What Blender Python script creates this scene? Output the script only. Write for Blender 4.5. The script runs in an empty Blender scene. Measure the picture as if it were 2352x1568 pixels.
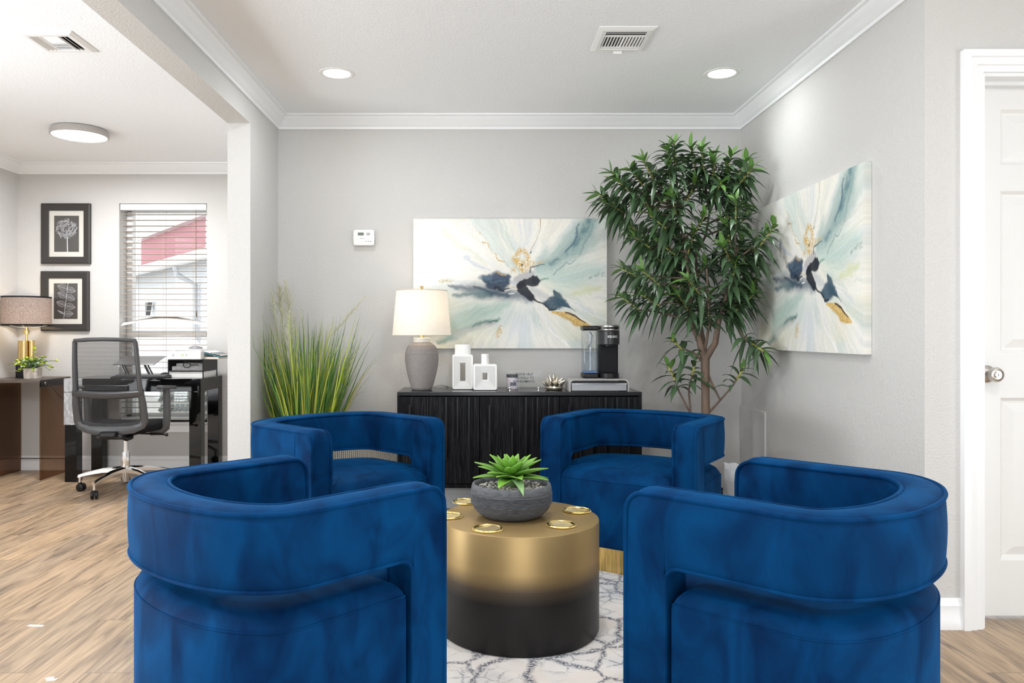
import bpy, bmesh, math, random
import numpy as np
from mathutils import Vector, Matrix, Quaternion

PI = math.pi
R = math.radians
random.seed(7)
S = bpy.context.scene
C = S.collection

# ------------------------------------------------------------------ camera
CAMZ = 1.08
cd = bpy.data.cameras.new('camera')
cam = bpy.data.objects.new('camera', cd)
C.objects.link(cam)
cam.location = (0, 0, CAMZ)
cam.rotation_euler = (R(90), 0, 0)
cd.sensor_width = 36.0
cd.lens = 36.0 * 1755 / 2352
cd.shift_x = 76 / 2352
cd.shift_y = -16 / 2352
cd.clip_start = 0.02
S.camera = cam

# ------------------------------------------------------------------ view + world
S.view_settings.view_transform = 'Standard'
S.view_settings.look = 'None'
S.view_settings.gamma = 1.0
S.view_settings.use_curve_mapping = False
S.view_settings.exposure = 0.15
S.cycles.use_denoising = True
S.cycles.max_bounces = 10
S.cycles.diffuse_bounces = 5
S.cycles.glossy_bounces = 4
S.cycles.transparent_max_bounces = 16
S.cycles.sample_clamp_indirect = 6.0
S.cycles.caustics_reflective = False
S.cycles.caustics_refractive = False

W = bpy.data.worlds.new('sky')
S.world = W
W.use_nodes = True
_bg = W.node_tree.nodes['Background']
_bg.inputs[0].default_value = (0.93, 0.97, 1.0, 1)
_bg.inputs[1].default_value = 2.2


# ------------------------------------------------------------------ lights
def area(name, loc, rot, sx, sy, power, col=(1, 1, 1), shape='RECTANGLE', spread=180):
    d = bpy.data.lights.new(name, 'AREA')
    d.shape = shape
    d.size = sx
    if shape in ('RECTANGLE', 'ELLIPSE'):
        d.size_y = sy
    d.energy = power
    d.color = col
    d.spread = R(spread)
    o = bpy.data.objects.new(name, d)
    o.location = loc
    o.rotation_euler = rot
    C.objects.link(o)
    return o


def point(name, loc, power, col, rad, parent=None):
    d = bpy.data.lights.new(name, 'POINT')
    d.energy = power
    d.color = col
    d.shadow_soft_size = rad
    o = bpy.data.objects.new(name, d)
    o.location = loc
    C.objects.link(o)
    o.parent = parent
    return o


# added fill lights aimed up through unseen openings, brightening ceiling and walls
area('fill_light_rear', (0.2, -4.0, 0.75), (R(128), 0, 0), 2.9, 1.5, 62, (0.92, 0.97, 1.0))
area('fill_light_office', (-4.45, 1.6, 0.75), (R(132), 0, R(-90)), 3.4, 1.5, 134, (0.92, 0.97, 1.0))
area('fill_light_hall', (4.35, -0.6, 0.75), (R(128), 0, R(90)), 2.6, 1.5, 92, (0.92, 0.97, 1.0))

DOWN_POWER = 3.5
DISC_POWER = 36

# ------------------------------------------------------------------ materials
MATS = {}


def new_mat(name):
    m = bpy.data.materials.new(name)
    m.use_nodes = True
    return m, m.node_tree, m.node_tree.nodes['Principled BSDF']


def mat(name, col, rough=0.5, metal=0.0, bump=0.0, bscale=100, bdist=0.002, var=0.0, vscale=6.0,
        sheen=0.0, coat=0.0, spec=0.5, stretch=None, emit=None, estr=0.0, trans=0.0, coat_rough=0.1):
    if name in MATS:
        return MATS[name]
    m, nt, b = new_mat(name)
    b.inputs['Base Color'].default_value = (*col, 1)
    b.inputs['Roughness'].default_value = rough
    b.inputs['Metallic'].default_value = metal
    b.inputs['Specular IOR Level'].default_value = spec
    if sheen:
        b.inputs['Sheen Weight'].default_value = sheen
    if coat:
        b.inputs['Coat Weight'].default_value = coat
        b.inputs['Coat Roughness'].default_value = coat_rough
    if emit:
        b.inputs['Emission Color'].default_value = (*emit, 1)
        b.inputs['Emission Strength'].default_value = estr
    tc = nt.nodes.new('ShaderNodeTexCoord')
    src = tc.outputs['Object']
    if stretch:
        mp = nt.nodes.new('ShaderNodeMapping')
        mp.inputs['Scale'].default_value = stretch
        nt.links.new(src, mp.inputs[0])
        src = mp.outputs[0]
    if var:
        n = nt.nodes.new('ShaderNodeTexNoise')
        n.inputs['Scale'].default_value = vscale
        n.inputs['Detail'].default_value = 5
        nt.links.new(src, n.inputs['Vector'])
        r = nt.nodes.new('ShaderNodeValToRGB')
        r.color_ramp.elements[0].position = 0.3
        r.color_ramp.elements[1].position = 0.7
        r.color_ramp.elements[0].color = (*[c * (1 - var) for c in col], 1)
        r.color_ramp.elements[1].color = (*[min(1, c * (1 + var)) for c in col], 1)
        nt.links.new(n.outputs[0], r.inputs[0])
        nt.links.new(r.outputs[0], b.inputs['Base Color'])
    if bump:
        n2 = nt.nodes.new('ShaderNodeTexNoise')
        n2.inputs['Scale'].default_value = bscale
        n2.inputs['Detail'].default_value = 3
        nt.links.new(src, n2.inputs['Vector'])
        bp = nt.nodes.new('ShaderNodeBump')
        bp.inputs['Strength'].default_value = bump
        bp.inputs['Distance'].default_value = bdist
        nt.links.new(n2.outputs[0], bp.inputs['Height'])
        nt.links.new(bp.outputs[0], b.inputs['Normal'])
    MATS[name] = m
    return m


def mat_attr(name, rough=0.5, sheen=0.0, spec=0.5, bump=0.0, bscale=100, metal_attr=False, subs=0.0):
    m, nt, b = new_mat(name)
    a = nt.nodes.new('ShaderNodeAttribute')
    a.attribute_name = 'Col'
    nt.links.new(a.outputs['Color'], b.inputs['Base Color'])
    b.inputs['Roughness'].default_value = rough
    b.inputs['Specular IOR Level'].default_value = spec
    if bump:
        tc = nt.nodes.new('ShaderNodeTexCoord')
        n2 = nt.nodes.new('ShaderNodeTexNoise')
        n2.inputs['Scale'].default_value = bscale
        nt.links.new(tc.outputs['Object'], n2.inputs['Vector'])
        bp = nt.nodes.new('ShaderNodeBump')
        bp.inputs['Strength'].default_value = bump
        bp.inputs['Distance'].default_value = 0.001
        nt.links.new(n2.outputs[0], bp.inputs['Height'])
        nt.links.new(bp.outputs[0], b.inputs['Normal'])
    return m


def mat_glass(name, tint, gloss=0.08, rough=0.02):
    """thin pane: light passes straight through, tinted, with a fresnel reflection"""
    m, nt, b = new_mat(name)
    nt.nodes.remove(b)
    out = nt.nodes['Material Output']
    t = nt.nodes.new('ShaderNodeBsdfTransparent')
    t.inputs[0].default_value = (*tint, 1)
    g = nt.nodes.new('ShaderNodeBsdfGlossy')
    g.inputs['Roughness'].default_value = rough
    lw = nt.nodes.new('ShaderNodeLayerWeight')
    lw.inputs['Blend'].default_value = 0.5
    pw = nt.nodes.new('ShaderNodeMath')
    pw.operation = 'POWER'
    pw.inputs[1].default_value = 5.0
    nt.links.new(lw.outputs['Facing'], pw.inputs[0])
    f = nt.nodes.new('ShaderNodeMath')
    f.operation = 'MULTIPLY_ADD'
    f.inputs[1].default_value = 0.55
    f.inputs[2].default_value = gloss * 0.5
    nt.links.new(pw.outputs[0], f.inputs[0])
    mx = nt.nodes.new('ShaderNodeMixShader')
    nt.links.new(f.outputs[0], mx.inputs[0])
    nt.links.new(t.outputs[0], mx.inputs[1])
    nt.links.new(g.outputs[0], mx.inputs[2])
    nt.links.new(mx.outputs[0], out.inputs[0])
    return m


def mat_shade(name, col, transl, rough=0.9, fabric=(300, 300, 60), dark=0.75):
    """lampshade cloth: diffuse + translucent with a woven variation"""
    m, nt, b = new_mat(name)
    nt.nodes.remove(b)
    out = nt.nodes['Material Output']
    tc = nt.nodes.new('ShaderNodeTexCoord')
    mp = nt.nodes.new('ShaderNodeMapping')
    mp.inputs['Scale'].default_value = fabric
    nt.links.new(tc.outputs['Object'], mp.inputs[0])
    n = nt.nodes.new('ShaderNodeTexNoise')
    n.inputs['Scale'].default_value = 1.0
    n.inputs['Detail'].default_value = 3
    nt.links.new(mp.outputs[0], n.inputs['Vector'])
    r = nt.nodes.new('ShaderNodeValToRGB')
    r.color_ramp.elements[0].position = 0.35
    r.color_ramp.elements[1].position = 0.65
    r.color_ramp.elements[0].color = (*[c * dark for c in col], 1)
    r.color_ramp.elements[1].color = (*col, 1)
    nt.links.new(n.outputs[0], r.inputs[0])
    d = nt.nodes.new('ShaderNodeBsdfDiffuse')
    t = nt.nodes.new('ShaderNodeBsdfTranslucent')
    nt.links.new(r.outputs[0], d.inputs[0])
    nt.links.new(r.outputs[0], t.inputs[0])
    mx = nt.nodes.new('ShaderNodeMixShader')
    mx.inputs[0].default_value = transl
    nt.links.new(d.outputs[0], mx.inputs[1])
    nt.links.new(t.outputs[0], mx.inputs[2])
    nt.links.new(mx.outputs[0], out.inputs[0])
    return m


def ramp(nt, els):
    r = nt.nodes.new('ShaderNodeValToRGB')
    e = r.color_ramp.elements
    e[0].position, e[0].color = els[0][0], (*els[0][1], 1)
    e[1].position, e[1].color = els[1][0], (*els[1][1], 1)
    for p, c in els[2:]:
        k = e.new(p)
        k.color = (*c, 1)
    return r


def mat_floor():
    m, nt, b = new_mat('plank_floor')
    L = nt.links
    tc = nt.nodes.new('ShaderNodeTexCoord')
    mp = nt.nodes.new('ShaderNodeMapping')
    mp.inputs['Rotation'].default_value = (0, 0, R(90))
    L.new(tc.outputs['Object'], mp.inputs[0])
    br = nt.nodes.new('ShaderNodeTexBrick')
    br.inputs['Color1'].default_value = (0, 0, 0, 1)
    br.inputs['Color2'].default_value = (1, 1, 1, 1)
    br.inputs['Mortar'].default_value = (0.5, 0.5, 0.5, 1)
    br.inputs['Scale'].default_value = 1.0
    br.inputs['Mortar Size'].default_value = 0.0012
    br.inputs['Brick Width'].default_value = 1.22
    br.inputs['Row Height'].default_value = 0.18
    br.offset = 0.37
    L.new(mp.outputs[0], br.inputs['Vector'])
    # grain coords: stretched along the plank, shifted per plank
    sh = nt.nodes.new('ShaderNodeVectorMath')
    sh.operation = 'MULTIPLY_ADD'
    L.new(br.outputs['Color'], sh.inputs[0])
    sh.inputs[1].default_value = (7.3, 3.1, 5.7)
    L.new(mp.outputs[0], sh.inputs[2])
    st = nt.nodes.new('ShaderNodeMapping')
    st.inputs['Scale'].default_value = (1.3, 14.0, 1)
    L.new(sh.outputs[0], st.inputs[0])
    n1 = nt.nodes.new('ShaderNodeTexNoise')
    n1.inputs['Scale'].default_value = 2.2
    n1.inputs['Detail'].default_value = 6
    n1.inputs['Distortion'].default_value = 1.2
    L.new(st.outputs[0], n1.inputs['Vector'])
    st2 = nt.nodes.new('ShaderNodeMapping')
    st2.inputs['Scale'].default_value = (3.0, 95.0, 1)
    L.new(sh.outputs[0], st2.inputs[0])
    n2 = nt.nodes.new('ShaderNodeTexNoise')
    n2.inputs['Scale'].default_value = 2.0
    n2.inputs['Detail'].default_value = 4
    L.new(st2.outputs[0], n2.inputs['Vector'])
    st3 = nt.nodes.new('ShaderNodeMapping')
    st3.inputs['Scale'].default_value = (1.0, 4.5, 1)
    L.new(sh.outputs[0], st3.inputs[0])
    n3 = nt.nodes.new('ShaderNodeTexNoise')
    n3.inputs['Scale'].default_value = 1.6
    n3.inputs['Detail'].default_value = 3
    n3.inputs['Distortion'].default_value = 0.6
    L.new(st3.outputs[0], n3.inputs['Vector'])
    r1 = ramp(nt, [(0.28, (0.14, 0.097, 0.065)), (0.72, (0.54, 0.39, 0.25)), (0.40, (0.33, 0.233, 0.148)), (0.55, (0.46, 0.33, 0.21))])
    L.new(n1.outputs[0], r1.inputs[0])
    r2 = ramp(nt, [(0.35, (0.78, 0.78, 0.79)), (0.65, (1.04, 1.03, 1.02))])
    L.new(n2.outputs[0], r2.inputs[0])
    mx = nt.nodes.new('ShaderNodeMix')
    mx.data_type = 'RGBA'
    mx.blend_type = 'MULTIPLY'
    mx.inputs[0].default_value = 0.75
    L.new(r1.outputs[0], mx.inputs[6])
    L.new(r2.outputs[0], mx.inputs[7])
    r3 = ramp(nt, [(0.30, (0.62, 0.62, 0.64)), (0.56, (1.0, 1.0, 1.0))])
    L.new(n3.outputs[0], r3.inputs[0])
    mx2 = nt.nodes.new('ShaderNodeMix')
    mx2.data_type = 'RGBA'
    mx2.blend_type = 'MULTIPLY'
    mx2.inputs[0].default_value = 0.8
    L.new(mx.outputs[2], mx2.inputs[6])
    L.new(r3.outputs[0], mx2.inputs[7])
    # plank tone and joints
    r4 = ramp(nt, [(0.0, (0.86, 0.87, 0.9)), (1.0, (1.1, 1.06, 1.0))])
    L.new(br.outputs['Color'], r4.inputs[0])
    mx3 = nt.nodes.new('ShaderNodeMix')
    mx3.data_type = 'RGBA'
    mx3.blend_type = 'MULTIPLY'
    mx3.inputs[0].default_value = 1.0
    L.new(mx2.outputs[2], mx3.inputs[6])
    L.new(r4.outputs[0], mx3.inputs[7])
    mx4 = nt.nodes.new('ShaderNodeMix')
    mx4.data_type = 'RGBA'
    L.new(br.outputs['Fac'], mx4.inputs[0])
    L.new(mx3.outputs[2], mx4.inputs[6])
    mx4.inputs[7].default_value = (0.12, 0.085, 0.06, 1)
    L.new(mx4.outputs[2], b.inputs['Base Color'])
    b.inputs['Roughness'].default_value = 0.38
    bp = nt.nodes.new('ShaderNodeBump')
    bp.inputs['Strength'].default_value = 0.25
    bp.inputs['Distance'].default_value = 0.001
    L.new(n2.outputs[0], bp.inputs['Height'])
    L.new(bp.outputs[0], b.inputs['Normal'])
    return m


def mat_velvet():
    m, nt, b = new_mat('blue_velvet')
    L = nt.links
    tc = nt.nodes.new('ShaderNodeTexCoord')
    mp = nt.nodes.new('ShaderNodeMapping')
    mp.inputs['Scale'].default_value = (1, 1, 0.6)
    L.new(tc.outputs['Object'], mp.inputs[0])
    n = nt.nodes.new('ShaderNodeTexNoise')
    n.inputs['Scale'].default_value = 8.5
    n.inputs['Detail'].default_value = 4
    n.inputs['Distortion'].default_value = 0.8
    L.new(mp.outputs[0], n.inputs['Vector'])
    r = ramp(nt, [(0.33, (0.0010, 0.014, 0.056)), (0.70, (0.0012, 0.043, 0.140))])
    L.new(n.outputs[0], r.inputs[0])
    L.new(r.outputs[0], b.inputs['Base Color'])
    n2 = nt.nodes.new('ShaderNodeTexNoise')
    n2.inputs['Scale'].default_value = 900
    L.new(tc.outputs['Object'], n2.inputs['Vector'])
    bp = nt.nodes.new('ShaderNodeBump')
    bp.inputs['Strength'].default_value = 0.25
    bp.inputs['Distance'].default_value = 0.0008
    L.new(n2.outputs[0], bp.inputs['Height'])
    L.new(bp.outputs[0], b.inputs['Normal'])
    b.inputs['Roughness'].default_value = 0.62
    b.inputs['Specular IOR Level'].default_value = 0.03
    b.inputs['Sheen Weight'].default_value = 0.22
    b.inputs['Sheen Roughness'].default_value = 0.38
    b.inputs['Sheen Tint'].default_value = (0.02, 0.35, 0.90, 1)
    return m


def mat_rug():
    m, nt, b = new_mat('distressed_rug')
    L = nt.links
    tc = nt.nodes.new('ShaderNodeTexCoord')
    nz = nt.nodes.new('ShaderNodeTexNoise')
    nz.inputs['Scale'].default_value = 7
    nz.inputs['Detail'].default_value = 5
    L.new(tc.outputs['Object'], nz.inputs['Vector'])
    wv = nt.nodes.new('ShaderNodeVectorMath')
    wv.operation = 'MULTIPLY_ADD'
    L.new(nz.outputs['Color'], wv.inputs[0])
    wv.inputs[1].default_value = (0.10, 0.10, 0)
    L.new(tc.outputs['Object'], wv.inputs[2])
    flat = nt.nodes.new('ShaderNodeVectorMath')
    flat.operation = 'MULTIPLY'
    L.new(wv.outputs[0], flat.inputs[0])
    flat.inputs[1].default_value = (1, 1, 0)

    def vor(scale, w0, w1):
        v = nt.nodes.new('ShaderNodeTexVoronoi')
        v.feature = 'DISTANCE_TO_EDGE'
        v.inputs['Scale'].default_value = scale
        L.new(flat.outputs[0], v.inputs['Vector'])
        r = ramp(nt, [(w0, (1, 1, 1)), (w1, (0, 0, 0))])
        L.new(v.outputs['Distance'], r.inputs[0])
        return r.outputs[0]
    a = vor(4.6, 0.014, 0.062)
    c = vor(12.0, 0.014, 0.07)
    # fine speckle that breaks the lines up
    sp = nt.nodes.new('ShaderNodeTexNoise')
    sp.inputs['Scale'].default_value = 110
    sp.inputs['Detail'].default_value = 3
    L.new(tc.outputs['Object'], sp.inputs['Vector'])
    spr = ramp(nt, [(0.36, (0, 0, 0)), (0.54, (1, 1, 1))])
    L.new(sp.outputs[0], spr.inputs[0])
    big = nt.nodes.new('ShaderNodeTexNoise')
    big.inputs['Scale'].default_value = 4.5
    big.inputs['Detail'].default_value = 3
    L.new(tc.outputs['Object'], big.inputs['Vector'])
    bigr = ramp(nt, [(0.42, (0.0, 0.0, 0.0)), (0.62, (1, 1, 1))])
    L.new(big.outputs[0], bigr.inputs[0])

    def mth(op, x, y):
        q = nt.nodes.new('ShaderNodeMath')
        q.operation = op
        for i, s in enumerate((x, y)):
            if isinstance(s, (int, float)):
                q.inputs[i].default_value = s
            else:
                L.new(s, q.inputs[i])
        return q.outputs[0]
    fine = mth('MULTIPLY', c, bigr.outputs[0])
    lines = mth('MAXIMUM', a, mth('MULTIPLY', fine, 0.75))
    lines = mth('MULTIPLY', lines, spr.outputs[0])
    base = ramp(nt, [(0.38, (0.74, 0.68, 0.63)), (0.66, (0.64, 0.635, 0.64)), (0.5, (0.76, 0.72, 0.685))])
    L.new(big.outputs[0], base.inputs[0])
    mx = nt.nodes.new('ShaderNodeMix')
    mx.data_type = 'RGBA'
    L.new(mth('MULTIPLY', lines, 0.9), mx.inputs[0])
    L.new(base.outputs[0], mx.inputs[6])
    mx.inputs[7].default_value = (0.075, 0.085, 0.125, 1)
    L.new(mx.outputs[2], b.inputs['Base Color'])
    b.inputs['Roughness'].default_value = 0.95
    b.inputs['Specular IOR Level'].default_value = 0.1
    bp = nt.nodes.new('ShaderNodeBump')
    bp.inputs['Strength'].default_value = 0.3
    bp.inputs['Distance'].default_value = 0.002
    L.new(sp.outputs[0], bp.inputs['Height'])
    L.new(bp.outputs[0], b.inputs['Normal'])
    return m


def mat_ombre():
    """drum table finish: brushed gold lacquer fading into black towards the foot"""
    m, nt, b = new_mat('ombre_gold')
    L = nt.links
    tc = nt.nodes.new('ShaderNodeTexCoord')
    sep = nt.nodes.new('ShaderNodeSeparateXYZ')
    L.new(tc.outputs['Object'], sep.inputs[0])
    r = ramp(nt, [(0.17, (0.009, 0.008, 0.008)), (0.275, (0.38, 0.262, 0.115)), (0.215, (0.07, 0.052, 0.035))])
    L.new(sep.outputs['Z'], r.inputs[0])
    L.new(r.outputs[0], b.inputs['Base Color'])
    rm = ramp(nt, [(0.16, (0.0, 0.0, 0.0)), (0.27, (0.6, 0.6, 0.6))])
    L.new(sep.outputs['Z'], rm.inputs[0])
    L.new(rm.outputs[0], b.inputs['Metallic'])
    b.inputs['Roughness'].default_value = 0.42
    b.inputs['Specular IOR Level'].default_value = 0.3
    n2 = nt.nodes.new('ShaderNodeTexNoise')
    n2.inputs['Scale'].default_value = 700
    L.new(tc.outputs['Object'], n2.inputs['Vector'])
    bp = nt.nodes.new('ShaderNodeBump')
    bp.inputs['Strength'].default_value = 0.12
    bp.inputs['Distance'].default_value = 0.0005
    L.new(n2.outputs[0], bp.inputs['Height'])
    L.new(bp.outputs[0], b.inputs['Normal'])
    return m


def mat_oak_black():
    m, nt, b = new_mat('black_oak')
    L = nt.links
    tc = nt.nodes.new('ShaderNodeTexCoord')
    mp = nt.nodes.new('ShaderNodeMapping')
    mp.inputs['Scale'].default_value = (70, 70, 3.0)
    L.new(tc.outputs['Object'], mp.inputs[0])
    n = nt.nodes.new('ShaderNodeTexNoise')
    n.inputs['Scale'].default_value = 2.0
    n.inputs['Detail'].default_value = 5
    n.inputs['Distortion'].default_value = 1.5
    L.new(mp.outputs[0], n.inputs['Vector'])
    r = ramp(nt, [(0.45, (0.003, 0.003, 0.004)), (0.74, (0.026, 0.026, 0.029))])
    L.new(n.outputs[0], r.inputs[0])
    L.new(r.outputs[0], b.inputs['Base Color'])
    b.inputs['Roughness'].default_value = 0.5
    b.inputs['Specular IOR Level'].default_value = 0.12
    bp = nt.nodes.new('ShaderNodeBump')
    bp.inputs['Strength'].default_value = 0.5
    bp.inputs['Distance'].default_value = 0.001
    L.new(n.outputs[0], bp.inputs['Height'])
    L.new(bp.outputs[0], b.inputs['Normal'])
    return m


def mat_weave_mesh():
    """office chair back: open woven mesh, fine horizontal threads with gaps"""
    m, nt, b = new_mat('open_mesh_cloth')
    L = nt.links
    out = nt.nodes['Material Output']
    tc = nt.nodes.new('ShaderNodeTexCoord')
    sep = nt.nodes.new('ShaderNodeSeparateXYZ')
    L.new(tc.outputs['Object'], sep.inputs[0])
    q = nt.nodes.new('ShaderNodeMath')
    q.operation = 'MULTIPLY'
    q.inputs[1].default_value = 2 * PI / 0.0085
    L.new(sep.outputs['Z'], q.inputs[0])
    s = nt.nodes.new('ShaderNodeMath')
    s.operation = 'SINE'
    L.new(q.outputs[0], s.inputs[0])
    r = ramp(nt, [(0.0, (0.30, 0.30, 0.30)), (0.25, (0.78, 0.78, 0.78))])
    L.new(s.outputs[0], r.inputs[0])
    t = nt.nodes.new('ShaderNodeBsdfTransparent')
    mx = nt.nodes.new('ShaderNodeMixShader')
    L.new(r.outputs[0], mx.inputs[0])
    L.new(t.outputs[0], mx.inputs[1])
    L.new(b.outputs[0], mx.inputs[2])
    b.inputs['Base Color'].default_value = (0.02, 0.02, 0.021, 1)
    b.inputs['Roughness'].default_value = 0.8
    L.new(mx.outputs[0], out.inputs[0])
    return m


PAINT = mat('wall_paint', (0.585, 0.575, 0.56), 0.75, bump=0.7, bscale=120, bdist=0.0035, spec=0.2)
CEIL = mat('ceiling_paint', (0.88, 0.895, 0.915), 0.9, bump=0.6, bscale=110, bdist=0.004, spec=0.1)
TRIM = mat('white_trim', (0.84, 0.85, 0.86), 0.35)
DOORW = mat('white_door', (0.80, 0.80, 0.79), 0.38, bump=0.08, bscale=40, stretch=(60, 60, 3))
FLOOR = mat_floor()
VELVET = mat_velvet()
RUG = mat_rug()
OMBRE = mat_ombre()
OAK = mat_oak_black()
BRASS = mat('polished_brass', (0.83, 0.60, 0.24), 0.16, 1.0)
BRASSB = mat('brushed_brass_plinth', (0.62, 0.43, 0.15), 0.28, 1.0, var=0.35, vscale=3, stretch=(40, 40, 3))
CHROME = mat('chrome', (0.78, 0.78, 0.78), 0.12, 1.0)
STEEL = mat('satin_nickel', (0.60, 0.57, 0.53), 0.28, 1.0)
BLACKP = mat('black_plastic', (0.010, 0.010, 0.011), 0.35, spec=0.3)
GREYP = mat('dark_grey_plastic', (0.075, 0.076, 0.08), 0.42)
BLACKG = mat('black_gloss', (0.003, 0.003, 0.003), 0.06, spec=0.35)
BLACKF = mat('black_cloth', (0.012, 0.012, 0.013), 0.95, spec=0.15)
WHITEP = mat('white_plastic', (0.82, 0.82, 0.81), 0.35)
WHITEC = mat('white_ceramic', (0.80, 0.79, 0.775), 0.3)
GREYC = mat('grey_ceramic', (0.235, 0.21, 0.20), 0.7, var=0.12, vscale=60, stretch=(1, 1, 6))
GLASS = mat_glass('clear_glass', (0.97, 0.985, 0.98))
SMOKE = mat_glass('smoked_glass', (0.62, 0.50, 0.40))


def srgb(r, g, b):
    f = lambda c: (c / 255 / 12.92) if c / 255 <= 0.04045 else ((c / 255 + 0.055) / 1.055) ** 2.4
    return (f(r), f(g), f(b))


# ------------------------------------------------------------------ mesh builder
class MB:
    def __init__(s):
        s.v = []
        s.f = []
        s.c = []
        s.m = []

    def add(s, vs, fs, col=None, mi=0):
        o = len(s.v)
        s.v.extend([tuple(p) for p in vs])
        s.f.extend([tuple(i + o for i in f) for f in fs])
        s.m.extend([mi] * len(fs))
        s.c.extend([col or (1, 1, 1)] * len(vs))

    def box(s, x0, y0, z0, x1, y1, z1, mi=0, M=None):
        vs = [(x, y, z) for z in (z0, z1) for y in (y0, y1) for x in (x0, x1)]
        if M is not None:
            vs = [M @ Vector(p) for p in vs]
        s.add(vs, [(0, 2, 3, 1), (4, 5, 7, 6), (0, 1, 5, 4), (2, 6, 7, 3), (0, 4, 6, 2), (1, 3, 7, 5)], mi=mi)

    def prism(s, poly, z0, z1, M=None, mi=0):
        n = len(poly)
        vs = [(x, y, z0) for x, y in poly] + [(x, y, z1) for x, y in poly]
        if M is not None:
            vs = [M @ Vector(p) for p in vs]
        fs = [tuple(range(n - 1, -1, -1)), tuple(range(n, 2 * n))]
        fs += [(i, (i + 1) % n, n + (i + 1) % n, n + i) for i in range(n)]
        s.add(vs, fs, mi=mi)

    def lathe(s, prof, n=48, M=None, cap=True, mi=0, col=None):
        """prof: list of (r, z) bottom to top"""
        vs = []
        for r, z in prof:
            for k in range(n):
                a = 2 * PI * k / n
                vs.append((r * math.cos(a), r * math.sin(a), z))
        if M is not None:
            vs = [M @ Vector(p) for p in vs]
        fs = []
        for j in range(len(prof) - 1):
            for k in range(n):
                a, b = j * n + k, j * n + (k + 1) % n
                fs.append((a, b, b + n, a + n))
        if cap:
            if prof[0][0] > 1e-5:
                fs.append(tuple(range(n - 1, -1, -1)))
            if prof[-1][0] > 1e-5:
                fs.append(tuple(range((len(prof) - 1) * n, len(prof) * n)))
        s.add(vs, fs, mi=mi, col=col)

    def tube(s, pts, r, n=8, closed=False, cap=True, col=None, flat=1.0, mi=0):
        """round tube along pts; r a number or a list"""
        P = [Vector(p) for p in pts]
        N = len(P)
        rr = r if isinstance(r, (list, tuple)) else [r] * N
        T = []
        for i in range(N):
            if closed:
                t = P[(i + 1) % N] - P[i - 1]
            else:
                t = P[min(i + 1, N - 1)] - P[max(i - 1, 0)]
            T.append(t.normalized() if t.length > 1e-9 else Vector((0, 0, 1)))
        up = Vector((0, 0, 1))
        if abs(T[0].dot(up)) > 0.9:
            up = Vector((1, 0, 0))
        nrm = (up - T[0] * up.dot(T[0])).normalized()
        vs = []
        for i in range(N):
            if i:
                nrm = nrm - T[i] * nrm.dot(T[i])
                if nrm.length < 1e-6:
                    nrm = T[i].orthogonal()
                nrm.normalize()
            bi = T[i].cross(nrm)
            for k in range(n):
                a = 2 * PI * k / n
                vs.append(P[i] + nrm * (math.cos(a) * rr[i] * flat) + bi * (math.sin(a) * rr[i]))
        fs = []
        for i in range(N if closed else N - 1):
            j = (i + 1) % N
            for k in range(n):
                fs.append((i * n + k, i * n + (k + 1) % n, j * n + (k + 1) % n, j * n + k))
        if cap and not closed:
            fs.append(tuple(range(n - 1, -1, -1)))
            fs.append(tuple(range((N - 1) * n, N * n)))
        s.add(vs, fs, col=col, mi=mi)

    def ball(s, c, r, n=12, sc=(1, 1, 1), M=None, col=None):
        prof = [(r * math.sin(PI * k / (n // 2 + 2)), -r * math.cos(PI * k / (n // 2 + 2))) for k in range(n // 2 + 3)]
        prof[0] = (1e-6, -r)
        prof[-1] = (1e-6, r)
        T = Matrix.Translation(c) @ (M if M is not None else Matrix.Identity(4)) @ Matrix.Diagonal((*sc, 1))
        s.lathe(prof, n, T, cap=False, col=col)

    def mesh(s, name, mats, smooth=0.6, colors=False):
        me = bpy.data.meshes.new(name)
        me.from_pydata(s.v, [], s.f)
        for m in (mats if isinstance(mats, (list, tuple)) else [mats]):
            me.materials.append(m)
        if any(s.m):
            me.polygons.foreach_set('material_index', s.m)
        if colors:
            a = me.color_attributes.new('Col', 'FLOAT_COLOR', 'POINT')
            arr = np.ones((len(s.v), 4), dtype=np.float32)
            arr[:, :3] = np.array(s.c, dtype=np.float32)
            a.data.foreach_set('color', arr.ravel())
        me.update()
        if smooth:
            me.shade_smooth()
            me.set_sharp_from_angle(angle=smooth)
        return me

    def build(s, name, mats, parent=None, smooth=0.6, bevel=0.0, seg=2, colors=False, loc=None, recalc=False):
        me = s.mesh(name, mats, smooth, colors)
        if recalc:
            bm = bmesh.new()
            bm.from_mesh(me)
            bmesh.ops.recalc_face_normals(bm, faces=bm.faces)
            bm.to_mesh(me)
            bm.free()
        o = bpy.data.objects.new(name, me)
        C.objects.link(o)
        if parent is not None:
            o.parent = parent
        if loc is not None:
            o.location = loc
        if bevel:
            b = o.modifiers.new('bevel', 'BEVEL')
            b.width = bevel
            b.segments = seg
            b.limit_method = 'ANGLE'
            b.angle_limit = R(40)
            b.harden_normals = False
        return o


def tag(o, label, cat, group=None, kind=None):
    if label:
        o['label'] = label
    if cat:
        o['category'] = cat
    if group:
        o['group'] = group
    if kind:
        o['kind'] = kind
    return o


def thing(name, label, cat, loc=(0, 0, 0), rz=0.0, group=None):
    o = bpy.data.objects.new(name, None)
    o.empty_display_size = 0.05
    o.location = loc
    o.rotation_euler = (0, 0, rz)
    C.objects.link(o)
    return tag(o, label, cat, group)


def struct(o):
    o['kind'] = 'structure'
    return o


def boxobj(name, b, m, parent=None, bevel=0.0, seg=2, loc=None):
    q = MB()
    q.box(*b)
    return q.build(name, m, parent, bevel=bevel, seg=seg, loc=loc)


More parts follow.
